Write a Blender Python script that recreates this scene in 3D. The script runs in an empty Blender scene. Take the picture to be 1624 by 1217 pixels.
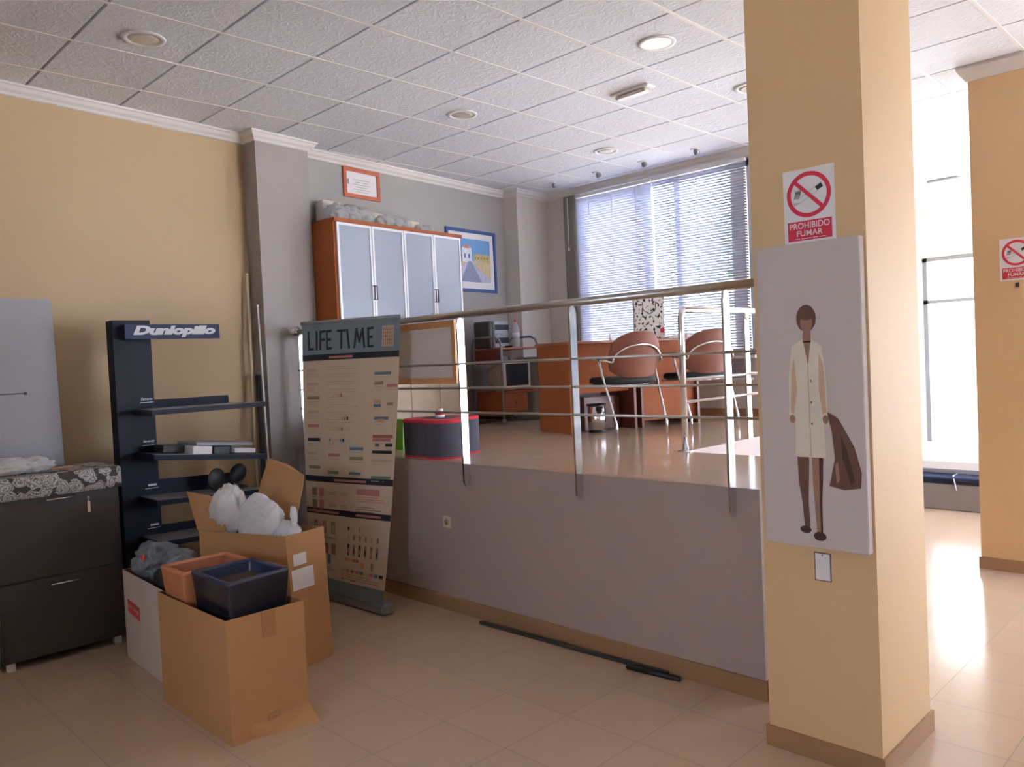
import bpy, math, random
from mathutils import Matrix, Vector, noise
random.seed(7)
sc = bpy.context.scene
col = sc.collection
PI = math.pi

# ------------------------------------------------------------------ camera, world, sun, exposure
cam_d = bpy.data.cameras.new('camera'); cam = bpy.data.objects.new('camera', cam_d); col.objects.link(cam)
cam_d.sensor_fit = 'HORIZONTAL'; cam_d.sensor_width = 36; cam_d.lens = 1264.62/1624*36
cam_d.clip_start = .05; cam_d.clip_end = 300
RR = ((0.7076879435625075, 0.7050316522960693, -0.0459145270796012),
      (-0.01136383941899266, -0.05361951476577209, -0.9984967755531022),
      (-0.7064337461432094, 0.7071458950577012, -0.029934017657409218))
right, down, fwd = (Vector(r) for r in RR)
m = Matrix.Identity(4)
for i in range(3):
    m[i][0] = right[i]; m[i][1] = -down[i]; m[i][2] = -fwd[i]
m[0][3], m[1][3], m[2][3] = 0, 0, 1.66
cam.matrix_world = m
sc.camera = cam

W = bpy.data.worlds.new('sky'); sc.world = W; W.use_nodes = True
bg = W.node_tree.nodes['Background']; bg.inputs[0].default_value = (.68, .80, 1, 1); bg.inputs[1].default_value = 19.0

sun_d = bpy.data.lights.new('sun', 'SUN'); sun = bpy.data.objects.new('sun', sun_d); col.objects.link(sun)
sun_d.energy = 95; sun_d.angle = .01; sun_d.color = (.97, .97, 1)
sun.rotation_euler = (Vector((-.55, -.60, -.58))).to_track_quat('-Z', 'Y').to_euler()

def portal(name, loc, rot, sx, sy):
    d = bpy.data.lights.new(name, 'AREA'); d.shape = 'RECTANGLE'; d.size = sx; d.size_y = sy
    d.cycles.is_portal = True
    o = bpy.data.objects.new(name, d); col.objects.link(o); o.location = loc; o.rotation_euler = rot
portal('portal_alcove_window', (-4.82, 7.2, 2.55), (-PI/2, 0, 0), 2.1, 1.85)
portal('portal_far_glazing', (-.4, 12.22, 1.45), (-PI/2, 0, 0), 6.7, 2.75)
portal('portal_street_glazing', (3.08, 8.75, 1.5), (0, PI/2, 0), 2.7, 5.7)
portal('portal_added_fill', (-.9, -2.68, 1.9), (PI/2, 0, 0), 1.5, 1.0)  # serves the fill window added in the back wall

vs = sc.view_settings
vs.view_transform = 'Standard'; vs.look = 'None'; vs.gamma = 1; vs.use_curve_mapping = False
vs.exposure = 0.29
sc.cycles.use_denoising = True
sc.cycles.max_bounces = 10; sc.cycles.diffuse_bounces = 7; sc.cycles.glossy_bounces = 5
sc.cycles.transparent_max_bounces = 24; sc.cycles.sample_clamp_indirect = 12
sc.cycles.caustics_reflective = False; sc.cycles.caustics_refractive = False

# ------------------------------------------------------------------ materials
def lin(h):
    h = h.lstrip('#'); c = [int(h[i:i+2], 16)/255 for i in (0, 2, 4)]
    return tuple(x/12.92 if x <= .04045 else ((x+.055)/1.055)**2.4 for x in c)
def newmat(name):
    mt = bpy.data.materials.new(name); mt.use_nodes = True
    nt = mt.node_tree; return mt, nt, nt.nodes['Principled BSDF']
def N(nt, t, **kw):
    n = nt.nodes.new(t)
    for k, v in kw.items(): setattr(n, k, v)
    return n
def mat(name, hexc, rough=.5, metal=0, spec=.5, vary=.06, scale=9, bump=0, bscale=80, coat=0, stretch=None, trans=0):
    """principled material with a soft procedural variation and an optional noise bump"""
    mt, nt, b = newmat(name); L = nt.links.new
    c = lin(hexc)
    b.inputs['Roughness'].default_value = rough; b.inputs['Metallic'].default_value = metal
    b.inputs['Specular IOR Level'].default_value = spec; b.inputs['Coat Weight'].default_value = coat
    tc = N(nt, 'ShaderNodeTexCoord'); mp = N(nt, 'ShaderNodeMapping'); L(tc.outputs['Object'], mp.inputs[0])
    if stretch: mp.inputs['Scale'].default_value = stretch
    nz = N(nt, 'ShaderNodeTexNoise'); nz.inputs['Scale'].default_value = scale; nz.inputs['Detail'].default_value = 4
    L(mp.outputs[0], nz.inputs['Vector'])
    mx = N(nt, 'ShaderNodeMix', data_type='RGBA')
    mx.inputs[6].default_value = (*[x*(1-vary) for x in c], 1); mx.inputs[7].default_value = (*[min(1, x*(1+vary)) for x in c], 1)
    L(nz.outputs[0], mx.inputs[0]); L(mx.outputs[2], b.inputs['Base Color'])
    if bump:
        n2 = N(nt, 'ShaderNodeTexNoise'); n2.inputs['Scale'].default_value = bscale; n2.inputs['Detail'].default_value = 5
        L(mp.outputs[0], n2.inputs['Vector'])
        bp = N(nt, 'ShaderNodeBump'); bp.inputs['Strength'].default_value = bump; bp.inputs['Distance'].default_value = .004
        L(n2.outputs[0], bp.inputs['Height']); L(bp.outputs[0], b.inputs['Normal'])
    if trans:
        b.inputs['Transmission Weight'].default_value = trans
    return mt

def glass_mat(name, tint=(1, 1, 1), refl=.08, rough=0.0):
    mt, nt, b = newmat(name); L = nt.links.new; nt.nodes.remove(b)
    out = nt.nodes['Material Output']
    t = N(nt, 'ShaderNodeBsdfTransparent'); t.inputs[0].default_value = (*tint, 1)
    g = N(nt, 'ShaderNodeBsdfGlossy'); g.inputs['Roughness'].default_value = rough
    fr = N(nt, 'ShaderNodeFresnel'); fr.inputs[0].default_value = 1.45
    mx = N(nt, 'ShaderNodeMixShader'); L(fr.outputs[0], mx.inputs[0]); L(t.outputs[0], mx.inputs[1]); L(g.outputs[0], mx.inputs[2])
    L(mx.outputs[0], out.inputs[0]); return mt

def film_mat(name, hexc, alpha=.6, rough=.25):
    """thin plastic film: partly see-through, glossy, wrinkled"""
    mt, nt, b = newmat(name); L = nt.links.new
    b.inputs['Base Color'].default_value = (*lin(hexc), 1); b.inputs['Roughness'].default_value = rough
    b.inputs['Alpha'].default_value = alpha
    trl = N(nt, 'ShaderNodeBsdfTranslucent'); trl.inputs[0].default_value = (*lin(hexc), 1); tmx = N(nt, 'ShaderNodeMixShader'); tmx.inputs[0].default_value = .3
    L(b.outputs[0], tmx.inputs[1]); L(trl.outputs[0], tmx.inputs[2]); L(tmx.outputs[0], nt.nodes['Material Output'].inputs[0])
    tc = N(nt, 'ShaderNodeTexCoord'); n2 = N(nt, 'ShaderNodeTexNoise'); n2.inputs['Scale'].default_value = 13; n2.inputs['Detail'].default_value = 3
    n2.inputs['Distortion'].default_value = 2.2
    L(tc.outputs['Object'], n2.inputs['Vector'])
    bp = N(nt, 'ShaderNodeBump'); bp.inputs['Strength'].default_value = .35; bp.inputs['Distance'].default_value = .02
    L(n2.outputs[0], bp.inputs['Height']); L(bp.outputs[0], b.inputs['Normal']); return mt

def tile_mat(name, base, grout, x0, y0, s=.4):
    mt, nt, b = newmat(name); L = nt.links.new
    g = N(nt, 'ShaderNodeNewGeometry'); sp = N(nt, 'ShaderNodeSeparateXYZ'); L(g.outputs['Position'], sp.inputs[0])
    def M(op, a, bb=None, **k):
        n = N(nt, 'ShaderNodeMath', operation=op)
        for i, v in enumerate((a, bb)):
            if v is None: continue
            if hasattr(v, 'default_value') or hasattr(v, 'links'): L(v, n.inputs[i])
            else: n.inputs[i].default_value = v
        return n.outputs[0]
    masks = []; cells = []
    for ax, off in ((0, x0), (1, y0)):
        q = M('DIVIDE', M('SUBTRACT', sp.outputs[ax], off), s)
        fr = M('ABSOLUTE', M('SUBTRACT', M('FRACT', q), .5))       # .5 at the joint
        masks.append(M('GREATER_THAN', fr, .5-.0016/s)); cells.append(M('FLOOR', q))
    gm = M('MAXIMUM', masks[0], masks[1])
    cv = N(nt, 'ShaderNodeCombineXYZ'); L(cells[0], cv.inputs[0]); L(cells[1], cv.inputs[1])
    wn = N(nt, 'ShaderNodeTexWhiteNoise'); L(cv.outputs[0], wn.inputs[0])
    nz = N(nt, 'ShaderNodeTexNoise'); nz.inputs['Scale'].default_value = 3.5; nz.inputs['Detail'].default_value = 6; L(g.outputs['Position'], nz.inputs['Vector'])
    f = M('ADD', M('MULTIPLY', wn.outputs[0], .35), M('MULTIPLY', nz.outputs[0], .65))
    c = lin(base); mx = N(nt, 'ShaderNodeMix', data_type='RGBA')
    mx.inputs[6].default_value = (*[x*.93 for x in c], 1); mx.inputs[7].default_value = (*[x*1.07 for x in c], 1); L(f, mx.inputs[0])
    m2 = N(nt, 'ShaderNodeMix', data_type='RGBA'); L(gm, m2.inputs[0]); L(mx.outputs[2], m2.inputs[6]); m2.inputs[7].default_value = (*lin(grout), 1)
    L(m2.outputs[2], b.inputs['Base Color'])
    L(M('ADD', M('MULTIPLY', gm, .5), .15), b.inputs['Roughness'])
    b.inputs['Specular IOR Level'].default_value = .55
    n3 = N(nt, 'ShaderNodeTexNoise'); n3.inputs['Scale'].default_value = 6; L(g.outputs['Position'], n3.inputs['Vector'])
    hh = M('SUBTRACT', M('MULTIPLY', n3.outputs[0], .12), gm)
    bp = N(nt, 'ShaderNodeBump'); bp.inputs['Strength'].default_value = .35; bp.inputs['Distance'].default_value = .002
    L(hh, bp.inputs['Height']); L(bp.outputs[0], b.inputs['Normal'])
    return mt

def plaster_tile_mat():
    mt, nt, b = newmat('plaster_ceiling_tile'); L = nt.links.new
    b.inputs['Base Color'].default_value = (*lin('#e2e5ee'), 1); b.inputs['Roughness'].default_value = .75
    g = N(nt, 'ShaderNodeNewGeometry')
    n1 = N(nt, 'ShaderNodeTexNoise'); n1.inputs['Scale'].default_value = 16; n1.inputs['Detail'].default_value = 5; n1.inputs['Distortion'].default_value = 1.6
    n2 = N(nt, 'ShaderNodeTexNoise'); n2.inputs['Scale'].default_value = 70; n2.inputs['Detail'].default_value = 4
    L(g.outputs['Position'], n1.inputs['Vector']); L(g.outputs['Position'], n2.inputs['Vector'])
    r = N(nt, 'ShaderNodeValToRGB'); r.color_ramp.elements[0].position = .45; r.color_ramp.elements[1].position = .62; L(n1.outputs[0], r.inputs[0])
    a = N(nt, 'ShaderNodeMath', operation='ADD'); L(r.outputs[0], a.inputs[0])
    mu = N(nt, 'ShaderNodeMath', operation='MULTIPLY'); L(n2.outputs[0], mu.inputs[0]); mu.inputs[1].default_value = .5; L(mu.outputs[0], a.inputs[1])
    bp = N(nt, 'ShaderNodeBump'); bp.inputs['Strength'].default_value = .38; bp.inputs['Distance'].default_value = .005
    L(a.outputs[0], bp.inputs['Height']); L(bp.outputs[0], b.inputs['Normal']); return mt

def rose_mat():
    mt, nt, b = newmat('rose_print_cloth'); L = nt.links.new
    tc = N(nt, 'ShaderNodeTexCoord'); v = N(nt, 'ShaderNodeTexVoronoi', feature='F1'); v.inputs['Scale'].default_value = 15
    nz = N(nt, 'ShaderNodeTexNoise'); nz.inputs['Scale'].default_value = 25
    ad = N(nt, 'ShaderNodeMix', data_type='RGBA', blend_type='ADD'); ad.inputs[0].default_value = .06
    L(tc.outputs['Object'], ad.inputs[6]); L(tc.outputs['Object'], nz.inputs['Vector']); L(nz.outputs[1], ad.inputs[7]); L(ad.outputs[2], v.inputs['Vector'])
    mu = N(nt, 'ShaderNodeMath', operation='MULTIPLY'); L(v.outputs['Distance'], mu.inputs[0]); mu.inputs[1].default_value = 34
    sn = N(nt, 'ShaderNodeMath', operation='SINE'); L(mu.outputs[0], sn.inputs[0])
    r = N(nt, 'ShaderNodeValToRGB'); e = r.color_ramp.elements
    e[0].position = .0; e[0].color = (*lin('#6f6965'), 1); e[1].position = .75; e[1].color = (*lin('#c9c3c2'), 1)
    mr = N(nt, 'ShaderNodeMapRange'); mr.inputs[1].default_value = -1; L(sn.outputs[0], mr.inputs[0]); L(mr.outputs[0], r.inputs[0])
    r2 = N(nt, 'ShaderNodeValToRGB'); e = r2.color_ramp.elements; e[0].position = .60; e[0].color = (0, 0, 0, 1); e[1].position = .68; e[1].color = (1, 1, 1, 1)
    L(v.outputs['Distance'], r2.inputs[0])
    mx = N(nt, 'ShaderNodeMix', data_type='RGBA'); L(r2.outputs[0], mx.inputs[0]); L(r.outputs[0], mx.inputs[6]); mx.inputs[7].default_value = (*lin('#4a4542'), 1)
    L(mx.outputs[2], b.inputs['Base Color']); b.inputs['Roughness'].default_value = .8; return mt

def spot_mat():
    mt, nt, b = newmat('black_spotted_white_paper'); L = nt.links.new
    tc = N(nt, 'ShaderNodeTexCoord'); mp = N(nt, 'ShaderNodeMapping'); mp.inputs['Scale'].default_value = (1, 1, .8); L(tc.outputs['Object'], mp.inputs[0])
    nz = N(nt, 'ShaderNodeTexNoise'); nz.inputs['Scale'].default_value = 42; nz.inputs['Detail'].default_value = 1; L(mp.outputs[0], nz.inputs['Vector'])
    r = N(nt, 'ShaderNodeValToRGB'); r.color_ramp.interpolation = 'CONSTANT'; e = r.color_ramp.elements
    e[0].color = (*lin('#1d1a1c'), 1); e[1].position = .41; e[1].color = (*lin('#e9e4df'), 1)
    L(nz.outputs[0], r.inputs[0]); L(r.outputs[0], b.inputs['Base Color']); b.inputs['Roughness'].default_value = .55; return mt

def slat_mat():
    mt, nt, b = newmat('aluminium_slat'); L = nt.links.new
    b.inputs['Base Color'].default_value = (*lin('#c4c8dc'), 1); b.inputs['Roughness'].default_value = .45
    tr = N(nt, 'ShaderNodeBsdfTranslucent'); tr.inputs[0].default_value = (*lin('#d8dcf0'), 1)
    mx = N(nt, 'ShaderNodeMixShader'); mx.inputs[0].default_value = .07
    out = nt.nodes['Material Output']; L(b.outputs[0], mx.inputs[1]); L(tr.outputs[0], mx.inputs[2]); L(mx.outputs[0], out.inputs[0]); return mt

def foliage_mat():
    return mat('leaf_green', '#8a9484', .8, vary=.4, scale=6)

M = {}
M['orange'] = mat('apricot_paint', '#d6b488', .62, vary=.03, scale=1.2, bump=.25, bscale=120)
M['ochre_wall'] = mat('ochre_paint', '#b39a76', .62, vary=.03, scale=1.2, bump=.25, bscale=120)
M['grey_wall'] = mat('warm_grey_paint', '#9d9a98', .65, vary=.03, scale=1.2, bump=.25, bscale=120)
M['brightened_grey_wall'] = mat('warm_grey_paint_brightened', '#cdc6bf', .65, vary=.03, scale=1.2, bump=.25, bscale=120)  # same grey as the alcove wall, brightened to stand in for missing bounce light
M['lilac_wall'] = mat('grey_lilac_paint', '#9a918f', .6, vary=.03, scale=1.2, bump=.25, bscale=120)
M['platform_wall'] = mat('taupe_paint', '#ab9a93', .6, vary=.03, scale=1.4, bump=.25, bscale=120)
M['cream_wall'] = mat('cream_paint', '#e8e1d2', .6, vary=.03, scale=1.2)
M['white'] = mat('white_paint', '#e8e6e6', .5, vary=.02)
M['crown'] = mat('white_plaster_moulding', '#dedad8', .55, vary=.02)
M['skirt'] = mat('beige_ceramic_skirting', '#a07c5c', .2, vary=.05, scale=3)
M['floor'] = tile_mat('polished_beige_floor_tile', '#cbb199', '#93836f', -1.25, 3.51)
M['cl_tile'] = plaster_tile_mat()
M['cl_gap'] = mat('dark_ceiling_gap', '#4a4446', .8)
M['chrome'] = mat('polished_steel', '#e2e2e6', .12, 1, vary=.02)
M['satin'] = mat('brushed_steel', '#b9b4ae', .3, 1, vary=.05)
M['greymetal'] = mat('grey_painted_metal', '#8d8f94', .35, .4)
M['cherry'] = mat('cherry_wood', '#9c5630', .6, 0, .2, vary=.18, scale=5, stretch=(1, 1, .15))
M['cherry_top'] = mat('cherry_wood_top', '#9c5838', .35, vary=.15, scale=5, stretch=(.2, 1, 1))
M['cherry_dark'] = mat('dark_cherry_wood', '#6d3526', .35, vary=.15, scale=5)
M['frost'] = mat('frosted_glass_blue', '#9ba3b2', .22, vary=.03, scale=2)
M['alu'] = mat('aluminium_frame', '#dcdcdf', .3, .3, vary=.02)
M['cream'] = mat('cream_laminate', '#d8cbb4', .4)
M['darkwood'] = mat('wenge_wood', '#3c3433', .42, vary=.25, scale=14, stretch=(1, .12, 1), bump=.15, bscale=60)
M['navy'] = mat('navy_metal', '#15182c', .5, 0, .25, vary=.1, scale=4)
M['navy_light'] = mat('navy_sign_plate', '#2c3759', .5, 0, .3)
M['shelf_top'] = mat('grey_shelf_laminate', '#8b8587', .4)
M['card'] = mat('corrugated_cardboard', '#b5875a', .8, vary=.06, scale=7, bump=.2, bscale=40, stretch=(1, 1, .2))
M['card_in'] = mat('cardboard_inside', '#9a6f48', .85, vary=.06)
M['tape'] = mat('packing_tape', '#a87a50', .3)
M['whitecard'] = mat('white_cardboard', '#cfc4bf', .7, vary=.03)
M['label'] = mat('paper_label', '#e3dfe2', .6)
M['red'] = mat('red_print', '#cf2444', .5)
M['redsoft'] = mat('faded_red_print', '#d0524a', .6)
M['terra'] = mat('terracotta', '#c07a52', .7, vary=.15, scale=12, bump=.3)
M['terra_in'] = mat('terracotta_inside', '#a8664c', .8, vary=.15, scale=12)
M['glaze'] = mat('dark_blue_glaze', '#26262f', .22, vary=.3, scale=8, bump=.2, bscale=30)
M['glaze_rim'] = mat('blue_glaze_rim', '#2b324f', .25, vary=.2, scale=10)
M['soil'] = mat('brown_soil', '#4a3830', .9, vary=.3, scale=30)
M['film'] = film_mat('white_plastic_film', '#f4f2f3', .85, .3)
M['clear'] = film_mat('clear_plastic_film', '#e2e4e6', .5, .15)
M['bluebag'] = film_mat('grey_blue_plastic_film', '#a9b2bd', .75)
M['black'] = mat('black_plastic', '#1c1b1d', .45)
M['dark'] = mat('charcoal_plastic', '#3b3836', .5)
M['silver'] = mat('silver_plastic', '#a2a6ad', .35, .3)
M['beigeplastic'] = mat('beige_plastic', '#b9b0a2', .5)
M['screen'] = mat('dark_screen', '#2d3038', .12)
M['chairshell'] = mat('brown_leatherette', '#7a4a3a', .6, 0, .25, vary=.06)
M['seatblack'] = mat('black_upholstery', '#17181b', .7)
M['grey_board'] = mat('grey_board_laminate', '#9b989c', .5, vary=.03)
M['felt'] = mat('charcoal_felt', '#4c4a55', .9, bump=.3, bscale=200)
M['basefabric'] = mat('grey_base_fabric', '#77706e', .9)
M['redfelt'] = mat('red_felt', '#c02c3c', .85)
M['green'] = mat('lime_green_plastic', '#74b53a', .4)
M['dgreen'] = mat('dark_green_plastic', '#44574c', .5)
M['woodframe'] = mat('pine_wood_frame', '#d69a64', .45, vary=.12, scale=5)
M['redframe'] = mat('reddish_wood_frame', '#b0593e', .45, vary=.12)
M['blueframe'] = mat('blue_painted_frame', '#2a4a86', .35)
M['paper'] = mat('white_paper', '#e6e3e6', .7)
M['boardface'] = mat('pale_grey_board', '#d6cdc8', .6)
M['cork'] = mat('cork_edge', '#a9876a', .8)
M['canvas'] = mat('primed_canvas', '#c6bbb8', .8, vary=.02, bump=.25, bscale=400)
M['ink'] = mat('black_ink', '#222026', .6)
M['violet'] = mat('violet_border', '#4a3a6a', .6)
M['slat'] = slat_mat()
M['curtain'] = mat('grey_brown_fabric', '#8d857f', .8, vary=.1, scale=3)
M['lampglass'] = mat('frosted_lamp_glass', '#c9c2b6', .25)
M['lit'] = mat('lit_lamp_glass', '#fff6e6', .4); M['lit'].node_tree.nodes['Principled BSDF'].inputs['Emission Color'].default_value = (1, .95, .86, 1); M['lit'].node_tree.nodes['Principled BSDF'].inputs['Emission Strength'].default_value = 5
M['glass'] = glass_mat('window_glass')
M['bottle'] = glass_mat('clear_bottle_plastic', (.86, .9, .92))
M['rose'] = rose_mat()
M['spots'] = spot_mat()
M['cream_stick'] = mat('cream_painted_stick', '#cfc1a4', .5)
M['whiteband'] = mat('white_lettering', '#dcdce2', .5)
M['steelframe'] = mat('white_window_frame', '#cfcfda', .4)
M['pavement'] = mat('street_pavement', '#cfcac4', .9, vary=.1, scale=2)
M['facade'] = mat('pale_street_facade', '#e4ddd0', .9, vary=.05)
M['leaf'] = foliage_mat(); M['bark'] = mat('tree_bark', '#6a5a4c', .9)

# ------------------------------------------------------------------ mesh builder
class MB:
    def __init__(self): self.v = []; self.f = []; self.mi = []; self.sm = []; self.T = Matrix.Identity(4)
    def add(self, vs_, fs, mi=0, smooth=False):
        o = len(self.v); self.v += [tuple(self.T @ Vector(p)) for p in vs_]
        for f in fs: self.f.append([o+i for i in f]); self.mi.append(mi); self.sm.append(smooth)
        return self
    def box(self, a, b, mi=0):
        x0, y0, z0 = (min(a[i], b[i]) for i in range(3)); x1, y1, z1 = (max(a[i], b[i]) for i in range(3))
        return self.add([(x0,y0,z0),(x1,y0,z0),(x1,y1,z0),(x0,y1,z0),(x0,y0,z1),(x1,y0,z1),(x1,y1,z1),(x0,y1,z1)],
                 [(0,3,2,1),(4,5,6,7),(0,1,5,4),(1,2,6,5),(2,3,7,6),(3,0,4,7)], mi)
    def bbox(self, a, b, r=.005, mi=0):
        """box with chamfered edges"""
        x0, y0, z0 = (min(a[i], b[i]) for i in range(3)); x1, y1, z1 = (max(a[i], b[i]) for i in range(3))
        r = min(r, (x1-x0)/2.1, (y1-y0)/2.1, (z1-z0)/2.1)
        def ring(i, z): return [(x0+i,y0+r,z),(x0+r,y0+i,z),(x1-r,y0+i,z),(x1-i,y0+r,z),(x1-i,y1-r,z),(x1-r,y1-i,z),(x0+r,y1-i,z),(x0+i,y1-r,z)]
        def cap(z): return [(x0+r,y0+r,z)]*2+[(x1-r,y0+r,z)]*2+[(x1-r,y1-r,z)]*2+[(x0+r,y1-r,z)]*2
        V = []; V += [(x0+r,y0+r,z0),(x1-r,y0+r,z0),(x1-r,y1-r,z0),(x0+r,y1-r,z0)]
        V += ring(0, z0+r) + ring(0, z1-r); V += [(x0+r,y0+r,z1),(x1-r,y0+r,z1),(x1-r,y1-r,z1),(x0+r,y1-r,z1)]
        F = [(3,2,1,0),(20,21,22,23)]
        for k in range(8): F.append((4+k, 4+(k+1)%8, 12+(k+1)%8, 12+k))
        for k in range(4):
            a0, a1 = 4+2*k, 4+2*k+1; F.append((k, a1, a0)); b0 = 4+(2*k+2)%8; F.append((k, (k+1)%4, b0, a1))
            c0, c1 = 12+2*k, 12+2*k+1; F.append((20+k, c0, c1)); d0 = 12+(2*k+2)%8; F.append((20+(k+1)%4, 20+k, c1, d0))
        return self.add(V, F, mi)
    def lathe(self, prof, c=(0,0,0), n=24, mi=0, axis='z', smooth=True):
        V = []; F = []
        for r, z in prof:
            for k in range(n):
                a = 2*PI*k/n; p = (r*math.cos(a), r*math.sin(a), z)
                if axis == 'x': p = (p[2], p[0], p[1])
                if axis == 'y': p = (p[0], p[2], p[1])
                V.append((p[0]+c[0], p[1]+c[1], p[2]+c[2]))
        for i in range(len(prof)-1):
            for k in range(n): F.append((i*n+k, i*n+(k+1)%n, (i+1)*n+(k+1)%n, (i+1)*n+k))
        F.append(tuple(range(n-1, -1, -1))); F.append(tuple((len(prof)-1)*n+k for k in range(n)))
        return self.add(V, F, mi, smooth)
    def tube(self, pts, r, n=10, mi=0, closed=False):
        pts = [Vector(p) for p in pts]; V = []; F = []; N_ = len(pts)
        up = Vector((0,0,1)); prev = None
        for i, p in enumerate(pts):
            if closed: t = pts[(i+1) % N_] - pts[i-1]
            else: t = pts[min(i+1, N_-1)] - pts[max(i-1, 0)]
            t.normalize()
            if prev is None:
                a = t.cross(up)
                if a.length < .01: a = t.cross(Vector((1,0,0)))
                a.normalize()
            else:
                a = prev - t*prev.dot(t); a.normalize()
            prev = a; b = t.cross(a)
            for k in range(n):
                q = 2*PI*k/n; V.append(tuple(p + a*r*math.cos(q) + b*r*math.sin(q)))
        for i in range(N_ if closed else N_-1):
            j = (i+1) % N_
            for k in range(n): F.append((i*n+k, i*n+(k+1)%n, j*n+(k+1)%n, j*n+k))
        if not closed: F.append(tuple(range(n-1,-1,-1))); F.append(tuple((N_-1)*n+k for k in range(n)))
        return self.add(V, F, mi, True)
    def prism(self, poly, o, ux, uy, depth, mi=0, side=None):
        """extrude a 2D polygon lying in plane (o; ux, uy) along ux x uy by depth"""
        o, ux, uy = Vector(o), Vector(ux), Vector(uy); n = ux.cross(uy).normalized()*depth; k = len(poly)
        V = [o+ux*a+uy*b for a, b in poly]; V += [p+n for p in V]
        self.add(V, [tuple(range(k-1,-1,-1)), tuple(range(k, 2*k))], mi)
        return self.add(V, [(i, (i+1)%k, k+(i+1)%k, k+i) for i in range(k)], mi if side is None else side)
    def build(self, name, mats, parent=None, **props):
        me = bpy.data.meshes.new(name); me.from_pydata(self.v, [], self.f); me.update()
        if not isinstance(mats, (list, tuple)): mats = [mats]
        for q in mats: me.materials.append(q if not isinstance(q, str) else M[q])
        me.polygons.foreach_set('material_index', self.mi); me.polygons.foreach_set('use_smooth', self.sm)
        me.validate(); o = bpy.data.objects.new(name, me); col.objects.link(o)
        if parent:
            o.parent = parent; o.matrix_parent_inverse = parent.matrix_world.inverted() if False else Matrix.Identity(4)
        for k, v in props.items(): o[k] = v
        return o

def rotz(a, c=(0,0,0)): c = Vector(c); return Matrix.Translation(c) @ Matrix.Rotation(a, 4, 'Z') @ Matrix.Translation(-c)
def thing(name, label, cat, loc=(0,0,0), rz=0, group=None):
    o = bpy.data.objects.new(name, None); col.objects.link(o); o.location = loc; o.rotation_euler = (0,0,rz)
    o.empty_display_size = .1
    o['label'] = label; o['category'] = cat
    if group: o['group'] = group
    return o
def tag(o, label, cat, group=None):
    o['label'] = label; o['category'] = cat
    if group: o['group'] = group
    return o
def struct(mb, name, mats): return mb.build(name, mats, kind='structure')
def dup(root, loc, rz=None, label=None):
    r = root.copy(); col.objects.link(r); r.location = loc
    if rz is not None: r.rotation_euler = (0,0,rz)
    if label: r['label'] = label
    for ch in list(root.children):
        c = ch.copy(); col.objects.link(c); c.parent = r
        for g in list(ch.children): d = g.copy(); col.objects.link(d); d.parent = c
    return r
_tc = {}
def text_polys(s, size=1, shear=0, offset=0, space=1):
    key = (s, size, shear, offset, space)
    if key in _tc: return _tc[key]
    cu = bpy.data.curves.new('t', 'FONT'); cu.body = s; cu.size = size; cu.shear = shear; cu.offset = offset; cu.space_character = space
    cu.resolution_u = 4; ob = bpy.data.objects.new('t', cu); col.objects.link(ob)
    dg = bpy.context.evaluated_depsgraph_get(); me = bpy.data.meshes.new_from_object(ob.evaluated_get(dg))
    V = [(v.co.x, v.co.y) for v in me.vertices]; F = [tuple(p.vertices) for p in me.polygons]
    bpy.data.objects.remove(ob); bpy.data.curves.remove(cu); bpy.data.meshes.remove(me)
    _tc[key] = (V, F); return V, F
def put_text(mb, s, o, ux, uy, w, h, mi, **k):
    """text scaled into a w x h rectangle whose lower-left is o, drawn flat in the plane (ux, uy)"""
    V, F = text_polys(s, **k); xs = [v[0] for v in V]; ys = [v[1] for v in V]
    o, ux, uy = Vector(o), Vector(ux), Vector(uy)
    mb.add([o+ux*((x-min(xs))/(max(xs)-min(xs))*w)+uy*((y-min(ys))/(max(ys)-min(ys))*h) for x, y in V], F, mi)
def blob(mb, c, s, seed=0, amp=.35, freq=2.2, sub=5, mi=0, flat=None, rid=.62):
    import bmesh
    bm = bmesh.new(); bmesh.ops.create_icosphere(bm, subdivisions=sub, radius=1)
    c = Vector(c); off = Vector((seed*7.3, seed*3.1, seed*5.7))
    V = []
    for v in bm.verts:
        n = v.co.normalized(); d = noise.noise(n*freq+off)*amp
        q1 = Vector((n.x*freq*1.3, n.y*freq*1.3, n.z*freq*.9))+off*2; q1 = q1+Vector((noise.noise(q1*1.3), noise.noise(q1*1.3+off), noise.noise(q1*1.1-off)))*1.3
        d += rid*amp*(.25-abs(noise.noise(q1))*1.5) + rid*amp*.22*(.2-abs(noise.noise(q1*1.9)))
        p = n*(1+d); q = Vector((p.x*s[0], p.y*s[1], p.z*s[2]))
        if flat is not None and q.z < -flat: q.z = -flat
        V.append(c+q)
    F = [tuple(v.index for v in f.verts) for f in bm.faces]; bm.free()
    return mb.add(V, F, mi, True)

SLOPE = .12; PHI = math.atan(SLOPE)              # the left wall is not square to the platform
def wallx(y): return -5.73 - SLOPE*y
def wp(s, n=0.0, z=0.0):                         # point on the left wall at depth y=s, n metres into the room
    return Vector((wallx(s)+n*math.cos(PHI), s+n*math.sin(PHI), z))
WU = Vector((-math.sin(PHI), math.cos(PHI), 0)); WN = Vector((math.cos(PHI), math.sin(PHI), 0)); ZZ = Vector((0,0,1))
CL = 3.58; PF = 1.0

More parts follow.
